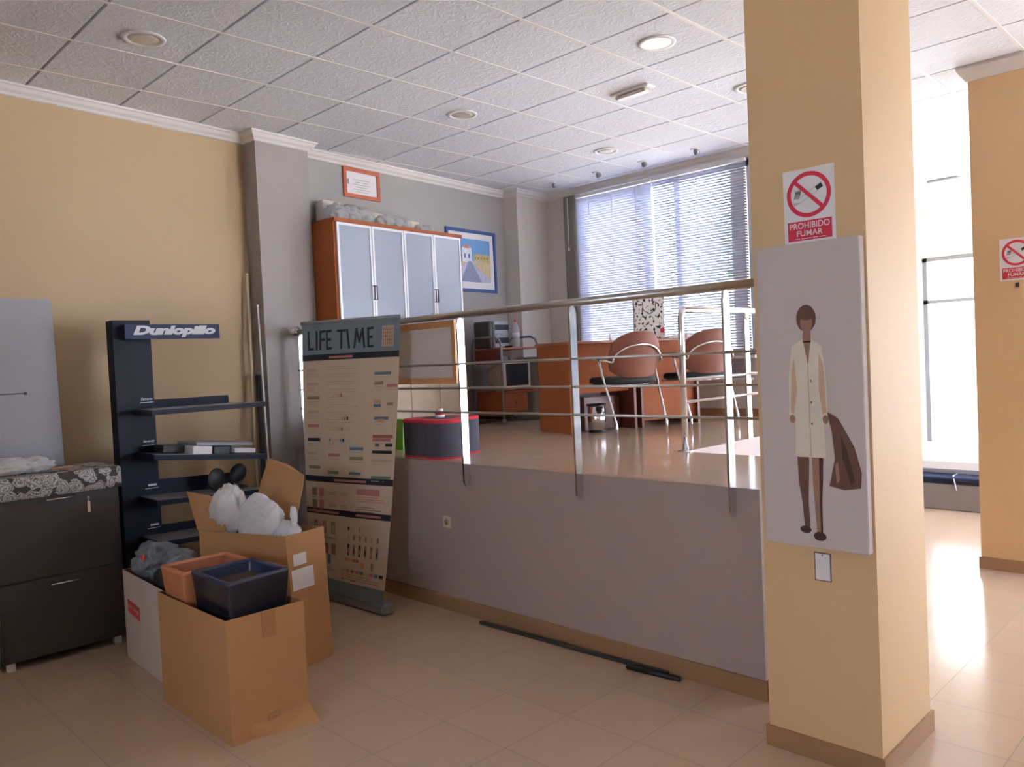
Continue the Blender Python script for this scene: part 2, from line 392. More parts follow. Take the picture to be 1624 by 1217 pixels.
# ------------------------------------------------------------------ the setting: floors
b = MB(); b.box((-6.5, -2.6, -.12), (3.1, 12.3, 0)); struct(b, 'floor', 'floor')
b = MB()   # raised platform slab, taupe front, tiled top
b.add([(wallx(3.42)+.001,3.42,PF),(-1.82,3.42,PF),(-1.82,4.5,PF),(-2.92,4.5,PF),(-2.92,7.1,PF),(wallx(7.1),7.1,PF)], [(0,1,2,3,4,5)], 0)
b.box((wallx(3.42)-.02,3.42,0),(-1.82,3.46,PF-.002),1); b.box((-1.86,3.46,0),(-1.82,4.5,PF-.002),1)
b.box((-2.96,4.5,0),(-2.92,7.1,PF-.002),1); b.box((-2.92,4.46,0),(-1.86,4.5,PF-.002),1)
b.box((wallx(7.1)+.01,3.47,PF-.14),(-2.97,7.09,PF-.003),1); b.box((-2.97,3.47,PF-.14),(-1.87,4.45,PF-.003),1)
struct(b, 'floor_platform', ['floor', 'platform_wall'])
b = MB()
for k in range(4): b.box((-2.91, 4.505+.28*k, 0), (-1.84, 4.505+.28*(k+1), .8-.2*k), 0)
struct(b, 'floor_steps', 'floor')
b = MB(); b.box((wallx(3.42),3.405,0),(-1.81,3.42,.095)); b.box((-1.82,3.42,0),(-1.805,4.5,.095)); struct(b, 'baseboard_platform', 'skirt')

# walls
def skew_wall(mb, y0, y1, z0, z1, n0, n1, mi=0):
    p = [wp(y0, n0), wp(y0, n1), wp(y1, n1), wp(y1, n0)]
    mb.add([(q.x,q.y,z0) for q in p]+[(q.x,q.y,z1) for q in p], [(0,3,2,1),(4,5,6,7),(0,1,5,4),(1,2,6,5),(2,3,7,6),(3,0,4,7)], mi)
b = MB(); skew_wall(b, -2.7, 3.16, 0, CL, -.12, 0); struct(b, 'wall_left', 'ochre_wall')
b = MB(); skew_wall(b, 3.16, 7.3, 0, CL, -.12, 0); struct(b, 'wall_left_alcove', 'grey_wall')
b = MB(); skew_wall(b, 3.14, 3.655, 0, CL, 0, .17); struct(b, 'wall_left_column', 'lilac_wall')
b = MB(); skew_wall(b, 6.50, 7.10, PF, CL, 0, .20); struct(b, 'wall_corner_pilaster', 'brightened_grey_wall')
WX0, WX1, WZ0 = -5.90, -3.76, 1.60
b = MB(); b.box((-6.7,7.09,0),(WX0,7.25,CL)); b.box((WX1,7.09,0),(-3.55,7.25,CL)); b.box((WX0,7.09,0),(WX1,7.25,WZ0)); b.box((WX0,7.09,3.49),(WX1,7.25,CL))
struct(b, 'wall_alcove', 'brightened_grey_wall')
b = MB(); b.box((-4.05,7.25,0),(-3.9,12.3,CL)); struct(b, 'wall_hall_left', 'cream_wall')
b = MB(); b.box((-4.0,12.14,2.82),(3.1,12.3,CL)); b.box((-4.0,12.14,0),(-3.85,12.3,2.82)); b.box((2.9,12.14,0),(3.1,12.3,2.82))
b.box((-3.85,12.14,0),(2.9,12.3,.08)); struct(b, 'wall_far', 'cream_wall')
b = MB(); b.box((3.0,-2.6,0),(3.15,5.9,CL)); b.box((3.0,11.6,0),(3.15,12.14,CL)); b.box((3.0,5.9,0),(3.15,11.6,.12)); b.box((3.0,5.9,2.9),(3.15,11.6,CL))
struct(b, 'wall_right', 'cream_wall')
b = MB(); b.box((-5.5,-2.75,0),(-1.65,-2.6,CL)); b.box((-.15,-2.75,0),(3.15,-2.6,CL)); b.box((-1.65,-2.75,0),(-.15,-2.6,1.4)); b.box((-1.65,-2.75,2.4),(-.15,-2.6,CL)); struct(b, 'wall_back', 'cream_wall')
b = MB()
for x in (-1.62, -.9, -.18): b.box((x-.03,-2.72,1.4),(x+.03,-2.66,2.4))
for z in (1.43, 2.37): b.box((-1.65,-2.72,z-.03),(-.15,-2.66,z+.03))
w4 = struct(b, 'window_added_fill', 'steelframe'); g = MB(); g.box((-1.65,-2.692,1.4),(-.15,-2.688,2.4)); g.build('window_pane', 'glass', w4)  # unseen window and opening, added behind the camera for frontal fill light
b = MB()
skew_wall(b, -2.6, 3.14, 0, .09, 0, .012); struct(b, 'baseboard_left', 'skirt')
b = MB(); b.box((-2.9,7.075,PF),(-3.0,7.09,PF+.08)); skew_wall(b, 3.7, 6.5, PF, PF+.08, 0, .012); b.box((-6.3,7.075,PF),(-3.6,7.09,PF+.08)); struct(b, 'baseboard_alcove', 'skirt')

# pillars
def pillar(name, x0, x1, y0, y1, n):
    b = MB(); b.box((x0,y0,0),(x1,y1,CL)); struct(b, name, 'orange')
    b = MB(); b.box((x0-.012,y0-.012,0),(x1+.012,y1+.012,.085)); struct(b, 'baseboard_'+n, 'skirt')
    b = MB()
    prof = [(0, .10), (.012, .10), (.02, .085), (.045, .05), (.06, .02), (.062, 0)]
    for (px, pz), (qx, qz) in zip(prof[:-1], prof[1:]):
        for s0, s1 in (((x0,y0),(x1,y0)), ((x1,y0),(x1,y1)), ((x1,y1),(x0,y1)), ((x0,y1),(x0,y0))):
            cx, cy = (x0+x1)/2, (y0+y1)/2
            def e(p, d): return (p[0]+(d if p[0] > cx else -d), p[1]+(d if p[1] > cy else -d))
            a, c = s0, s1
            b.add([(*e(a,px),CL-pz),(*e(c,px),CL-pz),(*e(c,qx),CL-qz),(*e(a,qx),CL-qz)], [(0,1,2,3)], 0)
    struct(b, 'trim_'+n, 'crown')
pillar('wall_pillar_near', -1.612, -1.155, 3.05, 3.585, 'pillar_near')
pillar('wall_pillar_far', -1.685, -1.05, 6.40, 6.95, 'pillar_far')

# ceiling: plaster tiles between white runners, darker open joints the other way
def ceiling(name, x0, x1, y0, y1):
    b = MB(); b.box((x0,y0,CL+.02),(x1,y1,CL+.05),1)
    gx = -4.927+.6*math.floor((x0+4.927)/.6); gy = .934+.6*math.floor((y0-.934)/.6)
    x = gx
    while x < x1:
        y = gy
        while y < y1:
            a0, a1 = max(x+.005, x0), min(x+.595, x1); c0, c1 = max(y+.0085, y0), min(y+.5915, y1)
            if a1 > a0 and c1 > c0: b.box((a0,c0,CL),(a1,c1,CL+.018),0)
            y += .6
        if x0 < x < x1: b.box((x-.0115,y0,CL-.003),(x+.0115,y1,CL+.002),2)
        x += .6
    struct(b, name, ['cl_tile', 'cl_gap', 'white'])
ceiling('ceiling', -6.85, 3.1, -2.7, 7.26); ceiling('ceiling_hall', -4.0, 3.1, 7.26, 12.3)

# crown mouldings along the left wall, column, pilaster and window wall
PR = [(0, .075), (.012, .07), (.02, .055), (.04, .04), (.055, .018), (.065, .012), (.066, 0)]
def crown(mb, path):
    """path of wall-line points; the profile sits to the right of the travel direction"""
    pts = [Vector((p[0], p[1], 0)) for p in path]; k = len(pts)
    offs = []
    for i in range(k):
        n = []
        if i > 0: t = (pts[i]-pts[i-1]).normalized(); n.append(Vector((t.y, -t.x, 0)))
        if i < k-1: t = (pts[i+1]-pts[i]).normalized(); n.append(Vector((t.y, -t.x, 0)))
        o = n[0] if len(n) == 1 else (n[0]+n[1])/(1+n[0].dot(n[1])); offs.append(o)
    V = []; F = []
    for i in range(k):
        for d, h in PR: p = pts[i]+offs[i]*d; V.append((p.x, p.y, CL-h))
    m_ = len(PR)
    for i in range(k-1):
        for j in range(m_-1): F.append((i*m_+j, (i+1)*m_+j, (i+1)*m_+j+1, i*m_+j+1))
    mb.add(V, F, 0)
b = MB(); crown(b, [wp(-2.6)[:2], wp(3.14)[:2], wp(3.14,.17)[:2], wp(3.655,.17)[:2], wp(3.655)[:2], wp(6.5)[:2], wp(6.5,.2)[:2], wp(7.066,.2)[:2], (-3.55,7.09)])
struct(b, 'trim_crown', 'crown')
b = MB(); crown(b, [(-3.9,7.3), (-3.9,12.14), (3.0,12.14), (3.0,-2.6), (-5.4,-2.6)]); struct(b, 'trim_hall', 'crown')

# alcove window
wn = MB()
y = 7.16
for x in (WX0+.03, -5.02, -4.62, WX1-.03): wn.box((x-.03,y,WZ0),(x+.03,y+.06,3.49))
for z in (WZ0+.03, 2.30, 3.46): wn.box((WX0,y,z-.03),(WX1,y+.06,z+.03))
w1 = struct(wn, 'window_1', 'steelframe')
g = MB(); g.box((WX0,y+.028,WZ0),(WX1,y+.032,3.49)); g.build('window_pane', 'glass', w1)
s_ = MB(); s_.box((WX0-.03,7.03,WZ0-.03),(WX1+.03,7.16,WZ0)); s_.build('window_sill', 'white', w1)
# hall storefronts
b = MB()
for x in [-3.82+1.117*i for i in range(7)]: b.box((x-.03,12.18,.08),(x+.03,12.24,2.82))
for z in (.11, 2.2, 2.79): b.box((-3.85,12.18,z-.025),(2.9,12.24,z+.025))
w2 = struct(b, 'window_2', 'greymetal'); g = MB(); g.box((-3.85,12.208,.08),(2.9,12.212,2.82)); g.build('window_pane', 'glass', w2)
b = MB()
for i in range(7): yy = 5.93+.940*i; b.box((3.05,yy-.03,.12),(3.11,yy+.03,2.9))
for z in (.15, 2.3, 2.87): b.box((3.05,5.9,z-.025),(3.11,11.6,z+.025))
w3 = struct(b, 'window_3', 'greymetal'); g = MB(); g.box((3.078,5.9,.12),(3.082,11.6,2.9)); g.build('window_pane', 'glass', w3)

# outdoors
b = MB(); b.box((-45,-20,-.3),(60,60,-.13)); struct(b, 'ground_street', 'pavement')

# ------------------------------------------------------------------ blinds in the alcove window
def blind(x0, x1, label, tilt):
    t = thing('venetian_blind', label, 'blind', ((x0+x1)/2, 7.05, 1.36), 0, 'venetian blinds in the alcove window')
    w = (x1-x0)/2-.004; H = 3.485-1.36
    h = MB(); h.box((-w,-.02,H-.03),(w,.02,H)); h.build('head_rail', 'white', t)
    s = MB(); z = H-.05; c_, s2 = math.cos(tilt)*.0136, math.sin(tilt)*.0136
    while z > .03:
        s.add([(-w,-c_,z-s2),(w,-c_,z-s2),(w,0,z+.0012),(-w,0,z+.0012),(w,c_,z+s2),(-w,c_,z+s2)], [(0,1,2,3),(3,2,4,5)], 0, True)
        z -= .0265
    s.build('slats', 'slat', t)
    r = MB(); r.bbox((-w,-.012,0),(w,.012,.018),.003); r.build('bottom_rail', 'white', t)
    for x in (-w*.62, 0, w*.62):
        l = MB(); l.box((x-.0022,-.0195,.01),(x+.0022,-.019,H-.03)); l.build('ladder_tape', 'slat', t)
blind(-5.885, -4.845, 'more closed venetian blind in the alcove window, beside the wall corner', -1.0)
blind(-4.835, -3.765, 'brighter open venetian blind in the alcove window, nearer the big pillar', -.62)
b = MB()
for k in range(6): x = -6.07+.03*k; b.add([(x,7.045,1.36),(x+.015,7.03,1.36),(x+.03,7.045,1.36),(x,7.045,3.5),(x+.015,7.03,3.5),(x+.03,7.045,3.5)], [(0,1,4,3),(1,2,5,4)], 0)
b.box((-6.07,7.046,1.36),(-5.89,7.05,3.5)); cu = tag(b.build('curtain', 'curtain'), 'narrow grey-brown folded fabric curtain strip beside the left blind', 'curtain')
b = MB(); b.tube([(-5.99,7.02,3.48),(-5.995,7.02,3.0),(-5.99,7.02,2.92),(-5.985,7.02,3.0),(-5.98,7.02,3.48)], .003, 6); b.lathe([(.008,0),(.012,.01),(.008,.035)], (-5.99,7.02,2.88), 10)
b.build('bead_chain', 'white', cu)

# ------------------------------------------------------------------ ceiling fittings
G_DL = 'round recessed downlights in the ceiling'
def make_downlight(loc, label, r=.105):
    t = thing('downlight', label, 'ceiling light', loc, 0, G_DL)
    b = MB(); b.lathe([(r,0),(r+.012,-.004),(r+.010,-.010),(r-.012,-.012),(r-.018,-.006),(r-.02,.0)], n=32); b.build('trim_ring', 'white', t)
    b = MB(); b.lathe([(.001,-.014),(r*.55,-.0125),(r-.02,-.007)], n=32); b.build('diffuser', 'lampglass', t)
    return t
dl = make_downlight((-4.653,1.832,CL), 'cream round downlight above the orange wall, nearest the left picture edge')
dl2 = make_downlight((-2.826,4.234,CL), 'lit white round downlight, the bright one close to the big pillar')
for c_ in dl2.children:
    if c_.name.startswith('diffuser'): c_.data.materials[0] = M['lit']
dup(dl, (-4.618,4.213,CL), label='grey-toned round downlight in the middle of the ceiling')
dup(dl, (-4.641,6.035,CL), label='faint round downlight nearest the small spotlights and blinds')
dup(dl, (-2.874,5.493,CL), label='round downlight half hidden by the left edge of the big pillar')
def make_spot(loc, label):
    t = thing('ceiling_spotlight', label, 'spotlight', loc, 0, 'small eyeball spotlights above the blinds')
    b = MB(); b.lathe([(.045,0),(.043,-.006),(.03,-.008)], n=20); b.build('mount_ring', 'white', t)
    b = MB(); b.T = Matrix.Translation((.006,.02,-.018)) @ Matrix.Rotation(.6,4,'X'); b.lathe([(.02,.02),(.028,.0),(.03,-.028),(.024,-.03),(.001,-.02)], n=16); b.build('lamp_head', 'greymetal', t)
    return t
sp = make_spot((-5.848,6.624,CL), 'small steel ceiling spotlight over the wall corner, farthest left of the row')
dup(sp, (-5.25,6.65,CL), label='small steel ceiling spotlight above the middle of the more closed blind')
dup(sp, (-4.69,6.68,CL), label='small steel ceiling spotlight above the join between the two blinds')
dup(sp, (-4.10,6.70,CL), label='small steel ceiling spotlight nearest the big pillar, last in the row')
t = thing('emergency_light', 'oblong white emergency light on the ceiling between the downlights', 'emergency light', (-3.457,4.839,CL))
b = MB(); b.bbox((-.17,-.055,-.018),(.17,.055,0),.012); b.build('base_plate', 'white', t)
b = MB(); b.bbox((-.14,-.04,-.045),(.14,.04,-.018),.014); b.build('lens_cover', 'lampglass', t)
t = thing('emergency_light', 'white oblong light on the ceiling far off between the two pillars', 'emergency light', (-3.05,10.5,CL))
b = MB(); b.bbox((-.17,-.07,-.03),(.17,.07,0),.01); b.build('base_plate', 'greymetal', t)

# ------------------------------------------------------------------ railing on the platform edge
t = thing('railing', 'long steel railing with flat posts along the platform edge', 'railing', (-3.8,3.40,PF))
def L_(p): return (p[0]+3.8, p[1]-3.40, p[2]-PF)
b = MB(); b.tube([L_((-5.84,3.40,1.962)), L_((-1.63,3.40,1.962))], .022, 16); b.build('handrail', 'satin', t)
for z in (1.335, 1.492, 1.648):
    b = MB(); b.tube([L_((-5.86,3.40,z)), L_((-1.63,3.40,z))], .0075, 10); b.build('crossbar', 'satin', t)
b = MB(); b.T = Matrix.Translation(L_((-5.885,3.40,1.962))); b.lathe([(.001,-.012),(.05,-.012),(.055,-.004),(.052,.012),(.03,.03),(.024,.06)], n=24, axis='x'); b.build('wall_flange', 'chrome', t)
for x in (-5.78, -3.835, -2.892, -1.943):
    b = MB(); w = .0275; poly = [(-w, -.115), (-w*.6,-.135), (w*.6,-.135), (w,-.115), (w,.90), (w*.7,.93), (w*.25,.945), (-w*.25,.945), (-w*.7,.93), (-w,.90)]
    b.prism(poly, L_((x-.006,3.3905,PF)), (0,1,0), (0,0,1), .012)
    b.build('post', 'chrome', t)
t = thing('railing', 'round-tube steel railing guarding the steps behind the big pillar', 'railing', (-2.92,4.5,PF))
b = MB(); b.lathe([(.05,0),(.05,.006),(.026,.008)], (0,.02,0), 20); b.build('base_flange', 'chrome', t)
b = MB(); b.tube([(0,.02,0),(0,.02,.88),(0,.03,.92),(0,.06,.94),(0,1.2,.94),(0,2.4,.94)], .021, 14); b.build('handrail', 'chrome', t)
b = MB(); b.box((-.012,.86,0),(.004,.92,.90)); b.lathe([(.03,0),(.03,.01)], (-.004,.89,.90), 16, axis='x'); b.build('post', 'satin', t)
b = MB(); b.tube([(0,2.38,0),(0,2.38,.94)], .021, 12); b.build('post', 'chrome', t)
for z in (.475, .325):
    b = MB(); b.tube([(0,.03,z),(0,2.4,z)], .010, 10); b.build('crossbar', 'chrome', t)

# ------------------------------------------------------------------ framed board hanging inside the railing
t = thing('framed_board', 'pale board in a wooden frame hanging inside the railing beside the banner', 'board', (-4.29,3.46,1.52))
b = MB(); W2, H2 = .33, .42
b.box((-W2,-.01,0),(W2,.012,.04)); b.box((-W2,-.01,H2-.045),(W2,.012,H2)); b.box((-W2,-.01,.04),(-W2+.035,.012,H2-.045)); b.box((W2-.035,-.01,.04),(W2,.012,H2-.045)); b.build('frame', 'woodframe', t)
b = MB(); b.box((-W2+.03,-.002,.035),(W2-.03,.008,H2-.04)); b.build('panel', 'boardface', t)
for x in (-.2, .2):
    b = MB(); b.tube([(x,.0,H2-.01),(x,-.002,H2+.01),(x,-.035,H2+.048),(x,-.06,H2+.053),(x,-.085,H2+.04)], .003, 6); b.build('hook', 'satin', t)
b = MB(); b.box((-W2-.03,-.02,.02),(-W2-.001,-.004,H2-.06))
for k in range(4): b.tube([(-W2-.018,-.02,.06+.09*k),(-W2-.015,-.035,.07+.09*k),(-W2-.012,-.02,.08+.09*k)], .004, 6)
b.build('binding_strip', 'dark', t)

# ------------------------------------------------------------------ roll-up banner
t = thing('rollup_banner', 'tall roll-up banner reading LIFE TIME standing against the platform', 'banner', (-4.78,3.04,0))
O = Vector((-4.78,3.04,0))
def bs(u, v, n=0):       # u 0..1 left to right, v 0..1 bottom to top of the twisted sheet
    th = math.radians(1.4+17.5*v); Lb = Vector((-5.20,3.03,0)).lerp(Vector((-5.145,3.03,0)), v)
    w = .85; d = Vector((math.cos(th), math.sin(th), 0)); nn = Vector((math.sin(th), -math.cos(th), 0))
    bow = .035*math.sin(PI*v)*(u-.5)*(-1.1)
    p = Lb + d*(w*u) + Vector((0,0,.07+v*1.91)) + nn*(n+.012*math.sin(PI*u)+bow)
    return p - O
PAL = ['#bda68f', '#5e7f87', '#2b2a33', '#a8644f', '#c4996a', '#95875f', '#667e8e', '#bd7a74', '#bda38f', '#8c7b65', '#72886a']
bm_ = [mat('banner_ivory', '#cdb9a2', .55, vary=.03, scale=2), mat('banner_teal', '#77848e', .5, vary=.04), mat('banner_navy', '#23242f', .5)] + [mat('banner_ink_%s' % n, h, .6) for n, h in zip(('tan','petrol','black','rust','amber','olive','blue','pink','rose','brown','green'), PAL)]
b = MB(); NU, NV = 8, 40
V = [bs(i/NU, j/NV) for j in range(NV+1) for i in range(NU+1)]
def vcol(v): return 1 if v > .885 or v < .055 else (0)
for j in range(NV):
    b.add([V[(j)*(NU+1)+i] for i in range(NU+1)]+[V[(j+1)*(NU+1)+i] for i in range(NU+1)], [(i, i+1, NU+2+i, NU+1+i) for i in range(NU)], vcol((j+.5)/NV), True)
Vb = [bs(i/NU, j/NV, -.002) for j in range(NV+1) for i in range(NU+1)]
for j in range(NV): b.add([Vb[j*(NU+1)+i] for i in range(NU+1)]+[Vb[(j+1)*(NU+1)+i] for i in range(NU+1)], [(NU+1+i, NU+2+i, i+1, i) for i in range(NU)], 0, True)
def bq(u0, v0, u1, v1, mi, n=.0015):
    k = max(1, int(abs(u1-u0)*8)); 
    for q in range(k):
        a, c = u0+(u1-u0)*q/k, u0+(u1-u0)*(q+1)/k
        b.add([bs(a,v0,n), bs(c,v0,n), bs(c,v1,n), bs(a,v1,n)], [(0,1,2,3)], mi)
def stroke(u0, v0, u1, v1, w, mi=2):
    du, dv = (u1-u0)*.85, (v1-v0)*1.91; l = math.hypot(du, dv); nu, nv = -dv/l*w/2/.85, du/l*w/2/1.91
    eu, ev = du/l*w/2/.85, dv/l*w/2/1.91; u0 -= eu; v0 -= ev; u1 += eu; v1 += ev
    b.add([bs(u0-nu,v0-nv,.002), bs(u1-nu,v1-nv,.002), bs(u1+nu,v1+nv,.002), bs(u0+nu,v0+nv,.002)], [(0,1,2,3)], mi)
lo, hi = .905, .968
def glyph(segs, u, w, dv=0):
    for a, c, d, e in segs: stroke(u+a*w, lo+dv+c*(hi-lo), u+d*w, lo+dv+e*(hi-lo), .0175)
GL = {'L': [(0,1,.12,0),(.12,0,1,.02)], 'I': [(0,1,0,0)], 'F': [(0,1,.0,0),(0,1,1,1.03),(0,.52,.85,.54)], 'E': [(0,1,.1,0),(0,1,.95,1.03),(.05,.5,.8,.52),(.1,0,1,.0)],
      'T': [(0,1,1,1),(.5,1,.5,0)], 'J': [(0,1,.35,0)], 'M': [(0,0,.2,1),(.2,1,.5,.3),(.5,.3,.8,1),(.8,1,1,0)]}
for ch, u, w in (('L',.075,.05),('I',.165,.02),('F',.205,.045),('E',.275,.045),('T',.395,.07),('J',.49,.06),('M',.565,.10),('E',.70,.045)): glyph(GL[ch], u, w)
bq(.835,.90,.945,.975,3); 
for i in range(5):
    for j in range(5): bq(.845+.02*i,.907+.013*j,.853+.02*i,.915+.013*j,2 if (i,j) in ((3,1),(1,2)) else 6,.002)
for v, tx in ((.862, (.30,.55)), (.408, (.36,.72)), (.287, (.02,.42))):
    bq(0,v,1,v+.022,2); bq(tx[0],v+.006,tx[1],v+.014,10,.002)
bq(.62,.293,.9,.301,10,.002)
rnd = random.Random(3)
def lines(u0, u1, v, k, mi=12, dv=.008):
    for q in range(k): bq(u0, v-q*dv, u0+(u1-u0)*(.6+.4*rnd.random()), v-q*dv+.0028, mi)
for j in range(8):         # left column of product pictures, upper block
    v = .82-j*.052; bq(.05,v,.05+.10+.05*rnd.random(),v+.012,rnd.choice((8,10,12,5,3)),.002); lines(.05,.20,v-.010,2,3)
for j in range(9):
    v = .835-j*.028; lines(.27,.62,v,2,3,.009)
for (u, v, n_) in ((.34,.725,2),(.38,.64,3),(.35,.60,2)):
    for q in range(n_+2): bq(u+q*.028,v,u+q*.028+.018,v+.012,3+((q*3) % 4)+2 if q > 1 else 3)
for q, mi in enumerate((4, 3, 3, 3, 9, 5)): bq(.30+q*.03, .560, .32+q*.03, .572, mi)
bq(.45,.56,.465,.572,2)
for (u0,u1,v,mi) in ((.29,.41,.44,13),(.53,.66,.44,4),(.53,.68,.53,9),(.53,.68,.495,8),(.29,.42,.505,10),(.29,.36,.545,11),(.77,.97,.52,2),(.77,.97,.49,11),(.77,.97,.43,13),(.77,.93,.80,9),(.77,.86,.765,8),(.89,.99,.755,10),(.77,.84,.70,7),(.77,.84,.685,9),(.90,.96,.69,8),(.78,.92,.64,9),(.81,.88,.632,7),(.77,.97,.575,6),(.77,.95,.563,10),(.80,.84,.545,4),(.90,.97,.545,5)):
    bq(u0,v,u1,v+.011,mi,.002); lines(u0,u1,v-.009,1,3)
for i in range(2):
    for j in range(2): bq(.08+.09*i,.355-.045*j,.14+.09*i,.385-.045*j,10 if i else 12); lines(.08+.09*i,.14+.09*i,.348-.045*j,1)
for i in range(2):
    for j in range(2): bq(.29+.14*i,.36-.045*j,.38+.14*i,.375-.045*j,3); 
bq(.62,.37,.87,.392,10); lines(.62,.95,.362,3,10); lines(.62,.95,.325,3)
for i, mi in enumerate((12,10,12)): bq(.09+i*.115,.218,.14+i*.115,.262,mi); bq(.10+i*.115,.224,.13+i*.115,.25,11,.002)
for i, mi in enumerate((6,6,12)): bq(.12+i*.10,.142,.18+i*.10,.18,mi); bq(.14+i*.1,.15,.165+i*.1,.17,10,.002)
for i in range(6):
    bq(.53+i*.068,.205,.553+i*.068,.225,(3,12,12,10,11,12)[i]); bq(.53+i*.068,.150,.555+i*.068,.190,(5,12,5,12,6,12)[i]); bq(.536+i*.068,.158,.549+i*.068,.175,5 if i % 2 else 11,.002)
bq(.53,.24,.55,.252,5); bq(.66,.24,.675,.252,12)
for i, mi in enumerate((10,7,7,6,6)): bq(.50+i*.035,.128,.53+i*.035,.139,mi)
for i in range(9): bq(.46+i*.058,.088,.505+i*.058,.099,(3,10,6,10,4,3,10,9,5)[i])
bq(.27,.105,.31,.14,9); bq(.70,.11,.74,.13,7); bq(.82,.108,.85,.135,8); lines(.10,.42,.20,1,13); lines(.45,.95,.078,3,10); bq(.45,.058,.50,.064,12); bq(.58,.058,.65,.064,12)
lines(.08,.38,.09,3,13)
b.build('printed_sheet', bm_, t)
b = MB(); p0, p1 = bs(-.005,1), bs(1.005,1); b.tube([p0+Vector((0,0,.008)), p1+Vector((0,0,.008))], .014, 10); b.build('top_rail', 'greymetal', t)
b = MB(); b.T = Matrix.Translation(Vector((-4.78,3.04,0))-O) @ Matrix.Rotation(math.radians(1.4),4,'Z'); b.bbox((-.44,-.01,.0),(.44,.09,.075),.015); b.build('base_cassette', 'greymetal', t)
b = MB(); b.tube([(.02,.06,.05),(.01,.10,1.0),(-.02,.11,1.95)], .008, 8); b.build('support_pole', 'greymetal', t)

# ------------------------------------------------------------------ dark cabinet at the left edge
t = thing('chest_of_drawers', 'dark wenge cabinet with two big drawers at the left picture edge', 'cabinet', (-5.5,1.42,0))
x0, x1, y0, y1 = -.20, .24, -.345, .335
b = MB(); b.bbox((x0,y0,.045),(x1-.02,y1,1.085),.003); b.build('body', 'darkwood', t)
b = MB(); b.bbox((x0-.01,y0-.012,1.085),(x1+.008,y1+.012,1.108),.004); b.build('top_board', 'darkwood', t)
for z0, z1 in ((.055,.500),(.508,1.07)):
    d = MB(); d.bbox((x1-.02,y0+.004,z0),(x1,y1-.004,z1),.003); d = d.build('drawer', 'darkwood', t)
    hz = .462 if z0 < .3 else .962
    h = MB(); h.tube([(x1,-.075,hz),(x1+.022,-.075,hz),(x1+.022,.075,hz),(x1,.075,hz)], .005, 8); h.build('handle', 'chrome', d, label='slim chrome bar handle')
for yy in (y0+.05, y1-.05):
    for xx in (x0+.03, x1-.045): b = MB(); b.box((xx-.02,yy-.02,0),(xx+.02,yy+.02,.045)); b.build('foot', 'alu', t)
t = thing('key', 'small key with tan tag hanging on the upper drawer of the dark cabinet', 'key', (-5.258,1.575,.93))
b = MB(); b.lathe([(.009,0),(.009,.004)], (0,0,.01), 12, axis='x'); b.box((0,-.003,-.018),(.003,.003,.005)); b.build('key_blade', 'satin', t)
b = MB(); b.box((.004,-.008,-.075),(.007,.008,-.012)); b.build('key_tag', 'cream_stick', t)
# rose runner draped over the cabinet top
b = MB(); ys = [1.065+i*(.70/14) for i in range(15)]
prof = [(-5.70,1.1105),(-5.60,1.111),(-5.30,1.111),(-5.249,1.110),(-5.242,1.104),(-5.240,1.06),(-5.239,.985)]
V = []
for i, yy in enumerate(ys):
    for x, z in prof: V.append((x+(.004*math.sin(yy*30) if z < 1.07 else 0), yy, z))
k = len(prof); F = [(i*k+j, i*k+j+1, (i+1)*k+j+1, (i+1)*k+j) for i in range(14) for j in range(k-1)]
b.add(V, F, 0, True); o = b.build('table_runner', 'rose'); tag(o, 'white-rose-print runner draped over the front of the dark cabinet', 'runner')
md = o.modifiers.new('s', 'SOLIDIFY'); md.thickness = .0015; md.offset = 1
b = MB(); b.T = Matrix.Translation((-5.5,1.50,1.118)) @ Matrix.Rotation(.25,4,'Z'); b.lathe([(.004,-.09),(.004,.08),(.0005,.095)], n=6, axis='y'); tag(b.build('pencil', 'woodframe'), 'yellow pencil lying on top of the dark cabinet', 'pencil')
b = MB(); blob(b, (-5.42,1.14,1.165), (.12,.20,.060), 3, .25, 2.0, flat=.045); blob(b, (-5.42,1.33,1.160), (.08,.11,.05), 5, .3, 2.5, flat=.042)
tag(b.build('plastic_bag', 'film'), 'crumpled white plastic bag lying on the dark cabinet', 'bag')

# leaning grey board
TB = Matrix.Translation(wp(.95,.14)) @ Matrix.Rotation(PHI,4,'Z') @ Matrix.Rotation(-.045,4,'Y')
b = MB(); b.T = TB; b.box((-.025,-.55,.0),(0,.66,2.20)); o = b.build('grey_panel', 'grey_board'); tag(o, 'tall grey board leaning on the orange wall behind the dark cabinet', 'board')
b = MB(); b.T = TB; b.box((0,.2,1.585),(.004,.46,1.592)); b.lathe([(.01,0),(.01,.006)], (0,.46,1.588), 10, axis='x'); b.build('slot', 'dark', o)

# ------------------------------------------------------------------ navy display stand
t = thing('display_stand', 'navy shelving stand topped by a Dunlopillo sign by the orange wall', 'display stand', (-5.55,1.97,0))
def D(x, y, z): return (x+5.55, y-1.97, z)
b = MB(); b.bbox(D(-5.61,1.85,.0), D(-5.50,2.095,2.035), .004); b.build('tower_panel', 'navy', t)
b = MB(); b.bbox(D(-5.70,1.80,0), D(-5.18,2.70,.06), .005); b.build('base_plate', 'navy', t)
s_ = MB(); s_.box(D(-5.44,1.905,1.905), D(-5.425,2.54,2.005)); s_ = s_.build('sign_plate', 'navy_light', t)
for yy in (1.93, 2.07):
    b = MB(); b.box(D(-5.50,yy,1.93), D(-5.44,yy+.012,1.98)); b.build('sign_bracket', 'black', t)
b = MB(); put_text(b, 'Dunlopillo', D(-5.4235,1.955,1.917), (0,1,0), (0,0,1), .555, .078, 0, shear=.25, offset=.06, space=.97); b.build('lettering', 'whiteband', s_)
